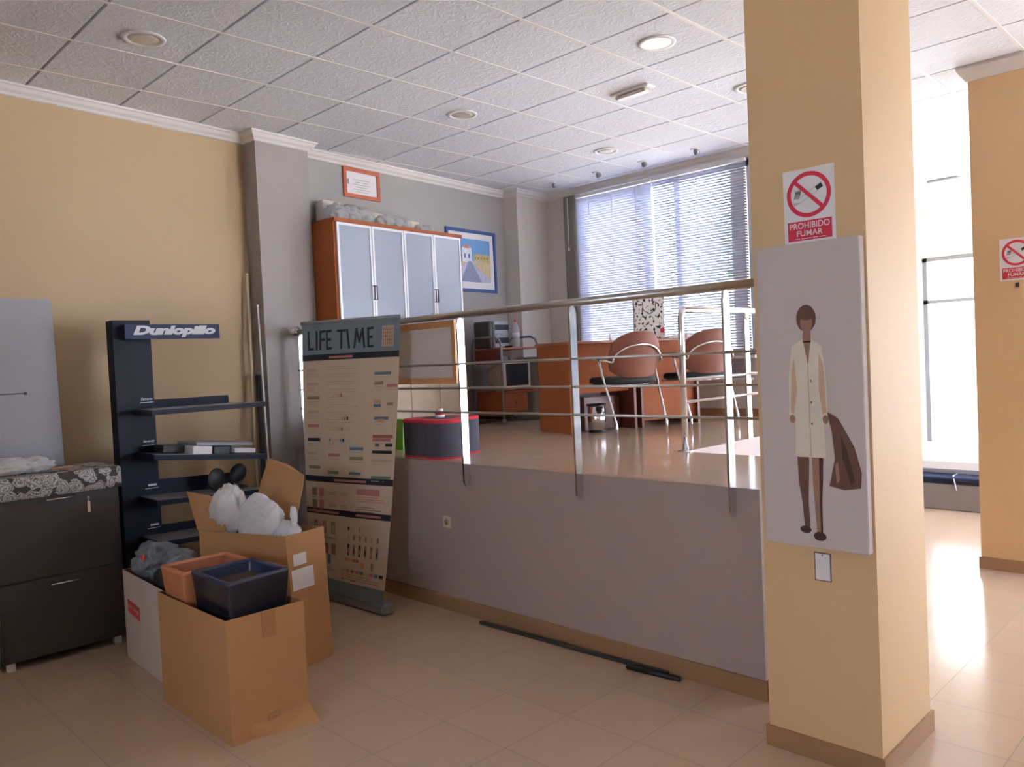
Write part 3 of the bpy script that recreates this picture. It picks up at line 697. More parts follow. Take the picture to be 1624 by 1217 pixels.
for k, (z, dz, w) in enumerate(((1.445,.0,'Serena'),(1.160,-.085,'Serenity'),(.868,-.035,'Confort'),(.60,-.02,'Class'),(.33,0,None))):
    s = MB(); s.T = Matrix.Translation(D(-5.5,1.955,z)) @ Matrix.Rotation(math.atan(dz/.78),4,'X')
    s.prism([(0,0),(.31,0),(.31,.78),(.0,.62)], (0,0,-.034), (1,0,0), (0,1,0), .033, 0)
    s.prism([(0.004,0.01),(.306,0.01),(.306,.775),(.004,.62)], (0,0,-.001), (1,0,0), (0,1,0), .0015, 1)
    s = s.build('shelf', ['navy', 'shelf_top'], t)
    l = MB(); l.T = Matrix.Translation(D(-5.5,1.955,z)) @ Matrix.Rotation(math.atan(dz/.78),4,'X'); l.box((-.014,0,-.034),(-.002,.66,.055 if k != 2 else .10)); l.build('back_lip', 'navy', s)
    if w:
        b = MB()
        if k < 2: put_text(b, w, D(-5.4985,2.015-.01,z+.055), (0,1,0), (0,0,1), .075, .02, 0, shear=.3, offset=.01)
        else: b.box(D(-5.4985,2.02,z+.057), D(-5.498,2.075,z+.070))
        b.box(D(-5.4985,2.0,z+.04), D(-5.498,2.085,z+.043)); b.build('lettering', 'whiteband', t)
# things on the shelves
def pap(n, p, rz, sx, sy, sz, m_, label, cat='papers', tx=0):
    b = MB(); b.T = Matrix.Translation(p) @ Matrix.Rotation(tx,4,'X') @ Matrix.Rotation(rz,4,'Z'); b.bbox((-sx/2,-sy/2,0),(sx/2,sy/2,sz),.003); return tag(b.build(n, m_), label, cat, 'papers and boxes on the second shelf')
TL = -math.atan(.085/.78)
pap('document_box', (-5.30,2.27,1.126), 0, .20, .13, .055, 'label', 'small white box at the left front of the papers shelf', 'box', TL)
pap('ring_binder', (-5.35,2.41,1.112), .12, .22, .12, .05, 'black', 'black flat binder beside the small white box on the shelf', 'binder', TL)
pap('brochure_stack', (-5.34,2.585,1.100), -.05, .24, .15, .030, 'paper', 'low grey-white brochure stack at the right of the papers shelf', 'brochures', TL)
pap('magazine_stack', (-5.37,2.44,1.165), .15, .23, .44, .024, 'grey_board', 'broad grey folder lying across the binder and brochures', 'folder', TL)
pap('leaflet_tray', (-5.40,2.13,1.147), 0, .16, .14, .05, 'dark', 'dark tray at the left back of the papers shelf', 'tray', TL)
t = thing('double_disc_stand', 'dark stand with two round discs on the third shelf', 'display disc', (-5.36,2.50,.846))
b = MB(); b.bbox((-.05,-.09,0),(.05,.13,.014),.004); b.build('base', 'black', t)
b = MB(); b.T = Matrix.Translation((0,-.07,.085)) @ Matrix.Rotation(.25,4,'Z'); b.lathe([(.004,-.008),(.068,-.006),(.072,0),(.068,.006),(.004,.008)], n=28, axis='x'); b.build('disc', 'dark', t, label='dark grey disc')
b = MB(); b.T = Matrix.Translation((0,.085,.10)) @ Matrix.Rotation(.6,4,'X') @ Matrix.Rotation(.3,4,'Z') @ Matrix.Scale(1.35,4,(0,1,0)); b.lathe([(.004,-.008),(.058,-.006),(.06,0),(.058,.006),(.004,.008)], n=28, axis='x'); b.build('disc', 'black', t)
for y0_, y1_, z_ in ((-.075,-.062,.04),(.08,.092,.06)): b = MB(); b.box((-.004,y0_,0),(.004,y1_,z_)); b.build('stem', 'black', t)

# sticks leaning in the corner
for a, c, r, m_, lab in (((-5.93,3.02,0),(-6.055,3.09,2.44),.011,'cream_stick','cream stick standing upright in the corner, tallest of the three'),
                     ((-5.80,3.07,0),(-5.95,3.115,2.18),.007,'whiteband','thin white rod leaning in the corner by the column'),
                     ((-5.84,3.03,0),(-5.985,3.10,1.62),.020,'black','thick black tube leaning in the corner, shortest of the three')):
    b = MB(); a, c = Vector(a), Vector(c); b.tube([a, (a+c)/2, c], r, 12); d = (c-a).normalized(); b.tube([c-d*.004, c+d*.012], r*1.25, 12)
    tag(b.build('pole', m_), lab, 'pole', 'poles leaning in the corner')

# ------------------------------------------------------------------ cardboard boxes
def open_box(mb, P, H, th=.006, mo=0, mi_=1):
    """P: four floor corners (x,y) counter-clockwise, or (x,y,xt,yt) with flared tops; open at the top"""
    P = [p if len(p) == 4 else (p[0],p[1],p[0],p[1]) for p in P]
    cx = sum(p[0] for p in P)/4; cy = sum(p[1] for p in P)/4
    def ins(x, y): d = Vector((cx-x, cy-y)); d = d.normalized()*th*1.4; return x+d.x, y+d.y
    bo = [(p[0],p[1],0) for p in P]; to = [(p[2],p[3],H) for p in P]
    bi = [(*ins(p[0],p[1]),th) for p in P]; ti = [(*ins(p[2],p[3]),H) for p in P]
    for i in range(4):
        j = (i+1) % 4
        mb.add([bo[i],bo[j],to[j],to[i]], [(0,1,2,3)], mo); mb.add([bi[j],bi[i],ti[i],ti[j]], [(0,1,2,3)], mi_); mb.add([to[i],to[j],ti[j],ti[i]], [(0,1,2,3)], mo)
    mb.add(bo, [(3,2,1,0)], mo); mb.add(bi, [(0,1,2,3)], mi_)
def local(P, o): return [tuple(c-(o[i % 2]) for i, c in enumerate(p)) for p in P]
t = thing('cardboard_box', 'open brown cardboard box in front holding two planters', 'box', (-3.78,1.73,0)); o = (-3.78,1.73)
b = MB(); open_box(b, local([(-4.155,1.54),(-3.388,1.541,-3.395,1.541),(-3.391,1.925),(-4.155,1.925)], o), .562)
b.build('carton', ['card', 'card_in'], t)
for z0, z1 in ((.44,.562),(.0,.09)): b = MB(); b.box((.3865,-.02,z0),(.3965 if z0 == 0 else .3925,.045,z1)); b.build('tape_strip', 'tape', t)
b = MB(); b.add([(.392,-.10,.0015),(.392,.193,.0015),(.47,.205,.0015),(.43,.02,.0015),(.392,-.10,.065),(.392,.193,.075)], [(0,3,2,1),(0,3,4),(3,2,5,4),(2,1,5)], 0); b.build('flap', 'card', t)

t = thing('cardboard_box', 'white cardboard box with a red printed panel beside the dark cabinet', 'box', (-4.6,1.80,0)); o = (-4.6,1.80)
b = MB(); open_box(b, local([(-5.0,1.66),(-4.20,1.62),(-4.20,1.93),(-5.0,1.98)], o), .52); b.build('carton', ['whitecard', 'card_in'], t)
b = MB(); ux = Vector((.8,-.04,0)).normalized(); oo = Vector((-.4,-.14,0))+Vector((-.0,-.0015,0))
def wpn(u, z, n=.0012): return oo+ux*u+ZZ*z+Vector((-.05,-1,0))*n
b.add([wpn(.075,.285), wpn(.285,.265), wpn(.285,.345), wpn(.075,.362)], [(0,1,2,3)], 0)
[b.add([wpn(u_a,.318-.0953*(u_a-.09),.002), wpn(u_a+.012,.317-.0953*(u_a-.09),.002), wpn(u_a+.012,.335-.0953*(u_a-.09),.002), wpn(u_a,.336-.0953*(u_a-.09),.002)], [(0,1,2,3)], 1) for u_a in (.095,.118,.141,.18,.203,.235,.255)]; b.build('printed_panel', ['redsoft', 'whitecard'], t)

t = thing('cardboard_box', 'tall brown cardboard box with raised flaps and two white labels', 'box', (-4.3,2.22,0)); o = (-4.3,2.22)
Pb = [(-4.575,1.965,-4.59,1.955),(-3.95,2.19,-3.965,2.165),(-4.01,2.452,-4.025,2.440),(-4.60,2.30,-4.62,2.28)]
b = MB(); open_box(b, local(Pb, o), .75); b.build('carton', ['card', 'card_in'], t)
def flap(P, th=.004):
    b = MB(); P = [Vector(p)-Vector((-4.3,2.22,0)) for p in P]; n = (P[1]-P[0]).cross(P[2]-P[0]).normalized()*th
    b.add(P+[p+n for p in P], [tuple(range(len(P))), tuple(range(2*len(P)-1, len(P)-1, -1))]+[(i,(i+1)%len(P),len(P)+(i+1)%len(P),len(P)+i) for i in range(len(P))], 0); return b.build('flap', 'card', t)
flap([(-4.60,1.955,.75),(-4.40,2.03,.75),(-4.46,2.05,.93),(-4.50,2.02,.945),(-4.66,1.93,.975)])
flap([(-4.62,2.29,.75),(-4.24,2.385,.75),(-4.215,2.43,.96),(-4.23,2.45,1.03),(-4.40,2.45,1.085),(-4.55,2.40,1.12)])
for u0, u1, z0, z1 in ((.12,.46,.575,.64),(.05,.62,.44,.555)):
    b = MB(); A, Bt = Vector((-3.95,2.19,0)), Vector((-4.01,2.452,0)); A2, B2 = Vector((-3.965,2.165,.75)), Vector((-4.025,2.440,.75))
    def q_(u, z): lo_ = A.lerp(Bt,u); hi_ = A2.lerp(B2,u); return lo_.lerp(hi_, z/.75)+Vector((.004,.0009,0))-Vector((-4.3,2.22,0))
    b.add([q_(u0,z0), q_(u1,z0), q_(u1,z1), q_(u0,z1)], [(0,1,2,3)], 0); b.build('paper_label', 'label', t)
b = MB(); blob(b, (-4.47,2.09,.86), (.115,.10,.15), 11, .22, 1.9); blob(b, (-4.27,2.19,.77), (.17,.11,.175), 14, .20, 1.7); tag(b.build('plastic_bag', 'film'), 'upright white plastic bag stuffed in the tall flapped box', 'bag')
b = MB(); blob(b, (-4.13,2.25,.71), (.11,.085,.10), 21, .2, 1.8); blob(b, (-4.07,2.28,.83), (.022,.02,.06), 23, .3, 2.0, 3); tag(b.build('plastic_bag', 'film'), 'low crumpled white plastic bag at the front of the tall flapped box', 'bag')
b = MB(); blob(b, (-4.86,1.81,.56), (.15,.13,.11), 31, .3, 2.2); blob(b, (-4.66,1.86,.585), (.10,.09,.06), 33, .3, 2.4)
o_ = b.build('plastic_bag', 'bluebag'); tag(o_, 'grey-blue plastic bag with a red mark, bulging from the white box', 'bag')
b = MB(); blob(b, (-4.775,1.70,.615), (.022,.01,.018), 2, .2, 2, 3); b.build('red_mark', 'redsoft', o_)
b = MB(); b.T = Matrix.Translation((-4.42,1.78,.40)) @ Matrix.Rotation(.03,4,'Z') @ Matrix.Rotation(.05,4,'Y'); b.bbox((-.17,-.10,-.15),(.19,.11,.175),.02); tag(b.build('dark_case', 'dark'), 'dark brown case standing in the white box behind the planters', 'case')

def planter(name, label, R, zt, zb, m_o, m_r, m_i, inset, cat='planter', level=.065):
    """R: four rim corners; walls taper inward towards the base; thick rounded rim"""
    c = sum((Vector(p) for p in R), Vector((0,0)))/4; t = thing(name, label, cat, (c.x, c.y, zb))
    H = zt-zb
    def ring(s, z, n=5):      # rounded rectangle scaled by inset s (metres)
        out = []
        for i in range(4):
            p = Vector(R[i])-c; a = (Vector(R[i-1])-Vector(R[i])).normalized(); e = (Vector(R[(i+1)%4])-Vector(R[i])).normalized()
            p = p+(a+e)*s; r = .022
            for q in range(n):
                f = q/(n-1); out.append((*((p+a*r)*(1-f)**2+p*2*f*(1-f)+(p+e*r)*f*f), z))
        return out
    def skin(rs, mi, mb):
        k = len(rs[0]); V = [v for r in rs for v in r]
        mb.add(V, [(i*k+j, i*k+(j+1)%k, (i+1)*k+(j+1)%k, (i+1)*k+j) for i in range(len(rs)-1) for j in range(k)], mi, True); return k
    b = MB(); k = skin([ring(inset,0), ring(inset*.5,H*.5), ring(.004,H-.03), ring(0,H-.012)], 0, b); b.add(ring(inset,0), [tuple(range(k-1,-1,-1))], 0); b.build('body', m_o, t)
    b = MB(); skin([ring(0,H-.012), ring(.004,H-.002), ring(.014,H), ring(.024,H-.003), ring(.028,H-.012)], 0, b); b.build('rim', m_r, t)
    b = MB(); skin([ring(.028,H-.012), ring(.032,H-.05), ring(.036,H-level)], 0, b); b.build('inner_wall', m_i, t)
    b = MB(); r_ = ring(.034,H-level+.005); b.add(r_, [tuple(range(len(r_)))], 0); b.build('soil', 'soil', t)
    return t
planter('rectangular_planter', 'dark blue glazed planter at the front corner of the open box', [(-3.83,1.575),(-3.425,1.573),(-3.475,1.915),(-3.83,1.90)], .715, .36, 'glaze', 'glaze_rim', 'glaze_rim', .03)
planter('rectangular_planter', 'terracotta planter behind the dark blue one in the open box', [(-4.145,1.552),(-3.86,1.550),(-3.86,1.91),(-4.145,1.91)], .70, .38, 'terra', 'terra', 'terra_in', .03)

# sticks on the floor and wall socket
b = MB(); a, c = Vector((-3.72,3.345,.012)), Vector((-2.35,3.388,.012)); d = (c-a).normalized(); n = Vector((-d.y,d.x,0))
b.add([a-n*.012-ZZ*.012,c-n*.012-ZZ*.012,c+n*.012-ZZ*.012,a+n*.012-ZZ*.012,a-n*.012+ZZ*.006,c-n*.012+ZZ*.006,c+n*.012+ZZ*.006,a+n*.012+ZZ*.006], [(0,3,2,1),(4,5,6,7),(0,1,5,4),(1,2,6,5),(2,3,7,6),(3,0,4,7)], 0)
tag(b.build('metal_strip', 'dark'), 'long dark strip lying on the floor along the platform skirting', 'strip')
b = MB(); b.tube([(-2.56,3.325,.014),(-2.255,3.355,.014)], .014, 8); tag(b.build('metal_tube', 'black'), 'short black tube lying at the right end of the long strip', 'tube')
t = thing('wall_socket', 'small cream socket on the platform wall', 'socket', (-4.085,3.42,.595))
b = MB(); b.bbox((-.04,-.009,-.04),(.04,0,.04),.004); b.build('plate', 'cream', t); b = MB(); b.lathe([(.019,-.0095),(.021,-.0105)], n=16, axis='y'); b.build('outlet', 'beigeplastic', t)

# ------------------------------------------------------------------ pillar: canvas, sign, card
t = thing('canvas_print', 'tall white canvas with a sepia standing figure on the big pillar', 'picture', (-1.37,3.0,.87))
b = MB(); b.bbox((-.205,.0,0),(.208,.045,1.19),.004); b.build('canvas', 'canvas', t)
SEP = [mat('sepia_%s' % n, h, .8, vary=.12, scale=12) for n, h in (('skin','#9c7662'),('dark','#6b4a40'),('deep','#4d342e'),('cream','#d9cfc0'),('light','#c9a88c'))]
b = MB()
def cpoly(P, mi, k=1):       # photo-like canvas coordinates: u 0..1 across, v 0..1 down
    b.add([(-.205+.413*u, -.001-.0004*k, 1.19*(1-v)) for u, v in P][::-1], [tuple(range(len(P)))], mi)
def ell(u, v, ru, rv, mi, k=1, rot=0, n=20):
    cpoly([(u+ru*math.cos(2*PI*i/n)*math.cos(rot)-rv*math.sin(2*PI*i/n)*math.sin(rot)*1, v+(ru*math.cos(2*PI*i/n)*math.sin(rot)+rv*math.sin(2*PI*i/n)*math.cos(rot))) for i in range(n)], mi, k)
# pale tunic, plain arms, dark shawl hanging at the right, straight legs
cpoly([(.34,.335),(.44,.315),(.54,.315),(.63,.34),(.66,.44),(.67,.56),(.63,.58),(.64,.70),(.34,.70),(.35,.58),(.29,.56),(.30,.43)], 3, 1)
cpoly([(.60,.36),(.64,.40),(.655,.55),(.62,.56),(.59,.48)], 4, 2); cpoly([(.36,.37),(.33,.42),(.31,.55),(.34,.56),(.38,.48)], 4, 2)
cpoly([(.455,.32),(.525,.32),(.495,.40)], 0, 2); cpoly([(.487,.40),(.495,.40),(.50,.70),(.488,.70)], 4, 2)
for v_ in (.45,.52,.59): ell(.515,v_,.008,.004,1,3)
ell(.325,.575,.028,.014,0,3); ell(.645,.575,.028,.014,0,3)
cpoly([(.455,.29),(.525,.29),(.53,.325),(.45,.325)], 0, 2)
ell(.49,.246,.095,.044,1,3); ell(.492,.260,.058,.034,0,4); ell(.492,.236,.062,.016,1,5)
cpoly([(.66,.55),(.76,.57),(.90,.66),(.96,.74),(.95,.79),(.80,.80),(.66,.79),(.72,.70),(.70,.62)], 1, 3)
cpoly([(.78,.62),(.84,.68),(.90,.77),(.86,.78),(.79,.70)], 2, 4); cpoly([(.72,.72),(.75,.71),(.76,.77),(.73,.78)], 0, 4)
cpoly([(.36,.70),(.475,.70),(.465,.78),(.455,.85),(.465,.93),(.41,.93),(.395,.85),(.365,.78)], 1, 2)
cpoly([(.50,.70),(.61,.70),(.60,.78),(.585,.85),(.585,.95),(.53,.95),(.515,.85),(.505,.78)], 0, 3); cpoly([(.57,.70),(.61,.70),(.60,.78),(.585,.85),(.585,.95),(.565,.95),(.565,.82)], 2, 4)
ell(.42,.94,.055,.012,2,4); ell(.555,.958,.06,.015,2,4)
b.build('printed_figure', SEP, t)
def no_smoking(loc, label):
    t = thing('no_smoking_sign', label, 'sign', loc, 0, 'PROHIBIDO FUMAR signs on the pillars')
    b = MB(); b.box((-.1025,-.003,0),(.1025,0,.29)); b.build('plate', 'paper', t)
    b = MB(); cx, cz, R1, R2 = 0, .188, .0885, .072; n = 48
    def ring3(r, y): return [(cx+r*math.cos(2*PI*i/n), y, cz+r*math.sin(2*PI*i/n)) for i in range(n)]
    b.add(ring3(R1,-.0036)+ring3(R2,-.0036), [(i,(i+1)%n,n+(i+1)%n,n+i) for i in range(n)], 0)
    s = math.sqrt(.5); w = .0075
    def dg(a, c): return (cx+a*s+c*s, -.0038, cz-a*s+c*s)
    b.add([dg(-.075,-w), dg(.075,-w), dg(.075,w), dg(-.075,w)], [(0,1,2,3)], 0)
    b.box((-.088,-.0036,.012),(.088,-.003,.088),0)
    def cg(a, c): th = .50; return (cx+a*math.cos(th)-c*math.sin(th), -.0034, cz+a*math.sin(th)+c*math.cos(th))
    b.add([cg(.035,-.009),cg(.062,-.009),cg(.062,.009),cg(.035,.009)], [(0,1,2,3)], 1)
    for c0 in (-.0095, .0085): b.add([cg(-.05,c0),cg(.035,c0),cg(.035,c0+.001),cg(-.05,c0+.001)], [(0,1,2,3)], 1)
    for k in range(4):
        x = -.058+.006*k; b.add([(x,-.0034,cz-.038+.002*k),(x+.0022,-.0034,cz-.038+.002*k),(x-.001,-.0034,cz-.026),(x-.003,-.0034,cz-.026)], [(0,1,2,3)], 1)
        b.add([(x-.002,-.0034,cz-.012),(x+.001,-.0034,cz-.012),(x+.010,-.0034,cz+.012),(x+.006,-.0034,cz+.022+.002*k),(x+.004,-.0034,cz+.006)], [(0,1,2,3,4)], 1)
    put_text(b, 'PROHIBIDO', (-.080,-.0042,.058), (1,0,0), (0,0,1), .160, .024, 2, offset=.01); put_text(b, 'FUMAR', (-.052,-.0042,.029), (1,0,0), (0,0,1), .104, .022, 2, offset=.01)
    for x_, w_ in ((-.062,.022),(-.034,.040),(.012,.020),(.038,.024)): b.box((x_,-.0040,.018),(x_+w_,-.0036,.0205),2)
    b.build('printed_symbol', ['red', 'ink', 'label'], t); return t
ns = no_smoking((-1.367,3.05,2.062), 'PROHIBIDO FUMAR no-smoking sign on the big pillar above the canvas')
dup(ns, (-1.415,6.40,2.05), label='PROHIBIDO FUMAR no-smoking sign on the far right pillar')
b = MB(); b.box((-1.425,6.392,2.0),(-1.405,6.40,2.03)); tag(b.build('wall_hook', 'dark'), 'tiny dark hook on the far right pillar under its sign', 'hook')
t = thing('price_card', 'small white card with violet border under the canvas', 'card', (-1.362,3.05,.787))
b = MB(); b.box((-.033,-.002,-.057),(.033,0,.057)); b.build('border', 'violet', t); b = MB(); b.box((-.029,-.0028,-.053),(.029,-.002,.053)); b.build('paper', 'paper', t)
b = MB(); b.lathe([(.003,-.003),(.002,-.005)], (0,0,.047), 8, axis='y'); b.build('pin', 'ink', t)

# ------------------------------------------------------------------ wall cabinet unit in the alcove
t = thing('office_cabinet', 'tall cherry cabinet with four frosted glass doors against the alcove wall', 'cabinet', wp(4.465,0,PF), PHI)
# local axes: +x out of the wall, +y along the wall; spans y -0.81..0.81
y0, y1, dp, H = -.80, .80, .43, 1.915
b = MB(); b.box((.005,y0,0),(dp,y0+.022,H)); b.box((.005,y1-.022,0),(dp,y1,H)); b.box((.005,y0,H-.03),(dp+.02,y1,H)); b.box((.005,y0+.02,0),(.02,y1-.02,H-.03)); b.box((.005,y0+.02,.9),(dp,y1-.02,.92)); b.box((.02,y0+.02,0),(dp-.02,y1-.02,.05)); b.build('carcass', 'cherry', t)
for k in range(4):
    a, c = y0+.024+k*.3885, y0+.024+(k+1)*.3885-.006; z0, z1 = .925, H-.034
    d = MB(); w = .022
    for bb in (((dp,a,z0),(dp+.02,a+w,z1)), ((dp,c-w,z0),(dp+.02,c,z1)), ((dp,a+w,z0),(dp+.02,c-w,z0+w)), ((dp,a+w,z1-w),(dp+.02,c-w,z1))): d.box(*bb)
    d = d.build('door', 'alu', t)
    g = MB(); g.box((dp+.006,a+w,z0+w),(dp+.014,c-w,z1-w)); g.build('frosted_pane', 'frost', d)
    if k in (0, 2): ha = c-.010
    else: ha = a+.010
    h = MB(); h.tube([(dp+.02,ha,1.24),(dp+.04,ha,1.24),(dp+.04,ha,1.36),(dp+.02,ha,1.36)], .005, 8); h.build('handle', 'dark', d)
    d = MB(); d.bbox((dp,a,.055),(dp+.018,c,.895),.002); d.build('door', 'cream', t, label='cream lower door')
def on_cab(y, x, z=PF+H): return wp(4.465,0,0)+WU*y+WN*x+ZZ*z
def film_bundle(y, L, r, seed, label, x=.30):
    c = on_cab(y, x)+ZZ*r*.80; b = MB(); b.T = Matrix.Translation(c) @ Matrix.Rotation(PHI,4,'Z')
    for k in range(3): blob(b, (0,(k-1)*L*.33,0), (r*1.05,L*.26,r), seed+k, .28, 2.2, 4, flat=r*.78)
    tag(b.build('wrapped_bundle', 'clear'), label, 'bundle', 'plastic-wrapped bundles on the office cabinet')
film_bundle(-.50, .44, .085, 41, 'largest clear plastic-wrapped bundle, over the two left cabinet doors')
film_bundle(.03, .36, .065, 46, 'middle plastic-wrapped bundle on top of the office cabinet')
film_bundle(.42, .20, .045, 52, 'smallest plastic-wrapped bundle at the right end of the cabinet top')
def long_box(y, L, x, z0, z1, h, d_, m_, label, tilt):
    c = on_cab(y, x)+ZZ*(z0+h/2); b = MB(); b.T = Matrix.Translation(c) @ Matrix.Rotation(PHI,4,'Z') @ Matrix.Rotation(tilt,4,'X'); b.bbox((-d_/2,-L/2,-h/2),(d_/2,L/2,h/2),.003); return tag(b.build('long_carton', m_), label, 'carton')
long_box(.06, .94, .10, .078, 0, .085, .08, 'cream', 'long cream carton behind the wrapped bundles on the office cabinet', -.055)
long_box(-.60, .20, .14, .0, 0, .20, .10, 'whitecard', 'short pinkish carton at the left end of the office cabinet top', 0)
long_box(.06, 1.0, .11, .0, 0, .042, .11, 'whitecard', 'flat white carton under the long cream one on the cabinet', 0)
# certificate and street picture
def frame(name, s0, s1, z0, z1, bw, mf, mm, label, cat):
    c = (s0+s1)/2; t = thing(name, label, cat, wp(c,0,z0), PHI); w = (s1-s0)/2/math.cos(PHI); h = z1-z0
    b = MB()
    for bb in (((.0,-w,0),(.02,w,bw)), ((.0,-w,h-bw),(.02,w,h)), ((.0,-w,bw),(.02,-w+bw,h-bw)), ((.0,w-bw,bw),(.02,w,h-bw))): b.box(*bb)
    b.build('frame', mf, t); b = MB(); b.box((.002,-w+bw,bw),(.008,w-bw,h-bw)); b.build('mat_board', mm, t); return t, w, h
t, w, h = frame('certificate', 4.165, 4.605, 3.225, 3.50, .035, 'redframe', 'paper', 'red-framed certificate on the wall above the office cabinet', 'certificate')
b = MB()
for k in range(6): u = .07+.03*(k % 2); b.box((.008,-u,.06+.022*k),(.0085,u,.064+.022*k))
b.box((.008,-w+.05,.12),(.0085,-w+.07,.17)); b.build('printed_text', 'greymetal', t)
t, w, h = frame('framed_picture', 5.50, 6.31, 2.415, 3.09, .035, 'blueframe', 'paper', 'blue-framed village street painting right of the office cabinet', 'picture')
b = MB(); x = .0085; w2, z0, z1 = w-.095, .11, h-.10
def pq(P, mi, k=0): b.add([(x+.0003*k, -w2+2*w2*u, z0+(z1-z0)*v) for u, v in P], [tuple(range(len(P)))], mi)
pq([(0,0),(1,0),(1,1),(0,1)], 0); pq([(0,.5),(1,.5),(1,1),(0,1)], 1, 1)
pq([(.05,.55),(.2,.5),(.2,.98),(.05,1)], 4, 2); pq([(.55,.62),(.9,.62),(.9,.97),(.55,1)], 1, 2); pq([(.25,.45),(.5,.45),(.5,.78),(.38,.86),(.25,.78)], 2, 3)
pq([(.28,.78),(.47,.78),(.38,.88)], 5, 4); pq([(.55,.5),(1,.48),(1,.66),(.55,.66)], 6, 3); pq([(0,.45),(.25,.45),(.25,.62),(0,.66)], 4, 3)
pq([(0,.1),(.35,.46),(0,.46)], 3, 3); pq([(1,.08),(.5,.46),(1,.5)], 3, 3); pq([(.2,0),(.75,0),(.48,.48),(.40,.48)], 7, 4); pq([(.0,0),(.2,0),(.05,.15)], 2, 4)
for k in range(5): pq([(.58+.08*k,.55),(.61+.08*k,.55),(.61+.08*k,.60),(.58+.08*k,.60)], 8, 5)
pq([(.30,.55),(.34,.55),(.34,.65),(.30,.65)], 4, 5); pq([(.41,.55),(.45,.55),(.45,.65),(.41,.65)], 4, 5)
b.build('painting', [mat('paint_'+n, hx, .6, vary=.25, scale=25) for n, hx in (('lilac','#b7b9cf'),('sky','#6a97cc'),('white','#dfe2ea'),('sand','#c9b38c'),('blue','#3d5f9a'),('roof','#b06a5a'),('ochre','#b9a76c'),('road','#8089a6'),('dark','#5a5a5e'))], t)

# ------------------------------------------------------------------ office trolley with its things
X0, X1, Y0, Y1 = -6.30, -5.86, 5.73, 6.28
t = thing('computer_trolley', 'cherry computer trolley with grey tube frame near the alcove wall', 'trolley', (-6.08,6.0,PF))
def C(x, y, z): return (x+6.08, y-6.0, z)
for yy in (Y0, Y1):
    b = MB(); b.tube([C(X0,yy,.05),C(X0,yy,.82),C(X0+.02,yy,.87),C(X0+.07,yy,.90),C(X1-.09,yy,.90),C(X1-.03,yy,.87),C(X1,yy,.81),C(X1,yy,.05)], .013, 10); b.build('tube_frame', 'greymetal', t)
b = MB(); b.bbox(C(X0+.014,Y0+.012,.765),C(X1+.0,Y1-.012,.787),.004); b.build('top_shelf', 'cherry_top', t)
b = MB(); b.box(C(X0+.03,Y0+.02,.70),C(X0+.045,Y1-.02,.765)); b.box(C(X0+.03,Y0+.016,.66),C(X1-.04,Y0+.03,.765)); b.box(C(X0+.03,Y0+.02,.62),C(X1-.06,Y1-.02,.635)); b.build('keyboard_tray', 'cherry_dark', t)
b = MB(); b.bbox(C(X0+.014,Y0+.02,.315),C(X1-.01,Y1-.02,.333),.003); b.build('middle_shelf', 'cherry', t)
b = MB(); b.box(C(X0+.02,Y0+.02,.10),C(X1-.03,Y1-.18,.315)); b.build('drawer_box', 'cherry', t)
d = MB(); d.bbox(C(X1-.03,Y0+.022,.115),C(X1-.012,Y1-.18,.305),.002); d = d.build('drawer', 'cherry_top', t); b = MB(); b.lathe([(.004,0),(.008,.012),(.001,.014)], C(X1-.012,(Y0+Y1-.16)/2,.21), 10, axis='x'); b.build('knob', 'black', d)
b = MB(); b.box(C(X0+.0,Y0+.0,.045),C(X1+.0,Y0+.02,.075)); b.box(C(X0,Y1-.02,.045),C(X1,Y1,.075)); b.build('foot_rail', 'black', t)
for xx in (X0, X1):
    for yy in (Y0, Y1): b = MB(); b.lathe([(.006,-.014),(.024,-.012),(.026,0),(.024,.012),(.006,.014)], C(xx,yy,.026), 14, axis='y'); b.build('caster', 'greymetal', t)
t = thing('crt_monitor', 'old beige tube monitor on the trolley shelf', 'monitor', (-6.07,5.97,1.333))
b = MB(); V = []; secs = [(.19,.20,.00,.30),(.15,.19,.01,.29),(.0,.15,.03,.26),(-.14,.11,.05,.22),(-.17,.08,.08,.19)]
for x, hy, za, zb in secs:
    for yy, z in ((-hy,za+.02),(-hy+.02,za),(hy-.02,za),(hy,za+.02),(hy,zb-.02),(hy-.02,zb),(-hy+.02,zb),(-hy,zb-.02)): V.append((x,yy,z+.02))
F = [(i*8+j, i*8+(j+1)%8, (i+1)*8+(j+1)%8, (i+1)*8+j) for i in range(4) for j in range(8)]+[tuple(range(7,-1,-1)), tuple(range(32,40))]; b.add(V, F, 0); b.build('housing', 'beigeplastic', t)
b = MB(); b.bbox((.188,-.165,.055),(.194,.165,.285),.004); b.build('screen', 'screen', t); b = MB(); b.lathe([(.11,0),(.10,.012),(.05,.022)], n=20); b.build('stand', 'beigeplastic', t)
t = thing('stereo_system', 'compact silver and black stereo on top of the trolley', 'stereo', (-6.10,5.88,PF+.787))
b = MB(); b.bbox((-.12,-.10,.004),(.10,.12,.285),.012); b.build('housing', 'silver', t)
b = MB(); b.box((.10,-.09,.19),(.104,.11,.245)); b.box((.10,-.09,.05),(.104,.11,.11)); b.build('display_panel', 'screen', t)
for k in range(4): b = MB(); b.lathe([(.008,0),(.007,.008)], (.104,-.06+.045*k,.145), 10, axis='x'); b.build('button', 'alu', t)
for xx in (-.09,.07): b = MB(); b.lathe([(.012,0),(.012,.004)], (xx,0,0), 8); b.build('foot', 'black', t)
t = thing('loudspeaker', 'dark grey speaker box on the trolley left of the stereo', 'speaker', (-6.08,5.735+.02,PF+.787))
b = MB(); b.T = Matrix.Rotation(.0,4,'Z'); b.bbox((-.18,-.075+.05,0),(.06,.02+.005,.285),.01); b.build('cabinet', 'dark', t)
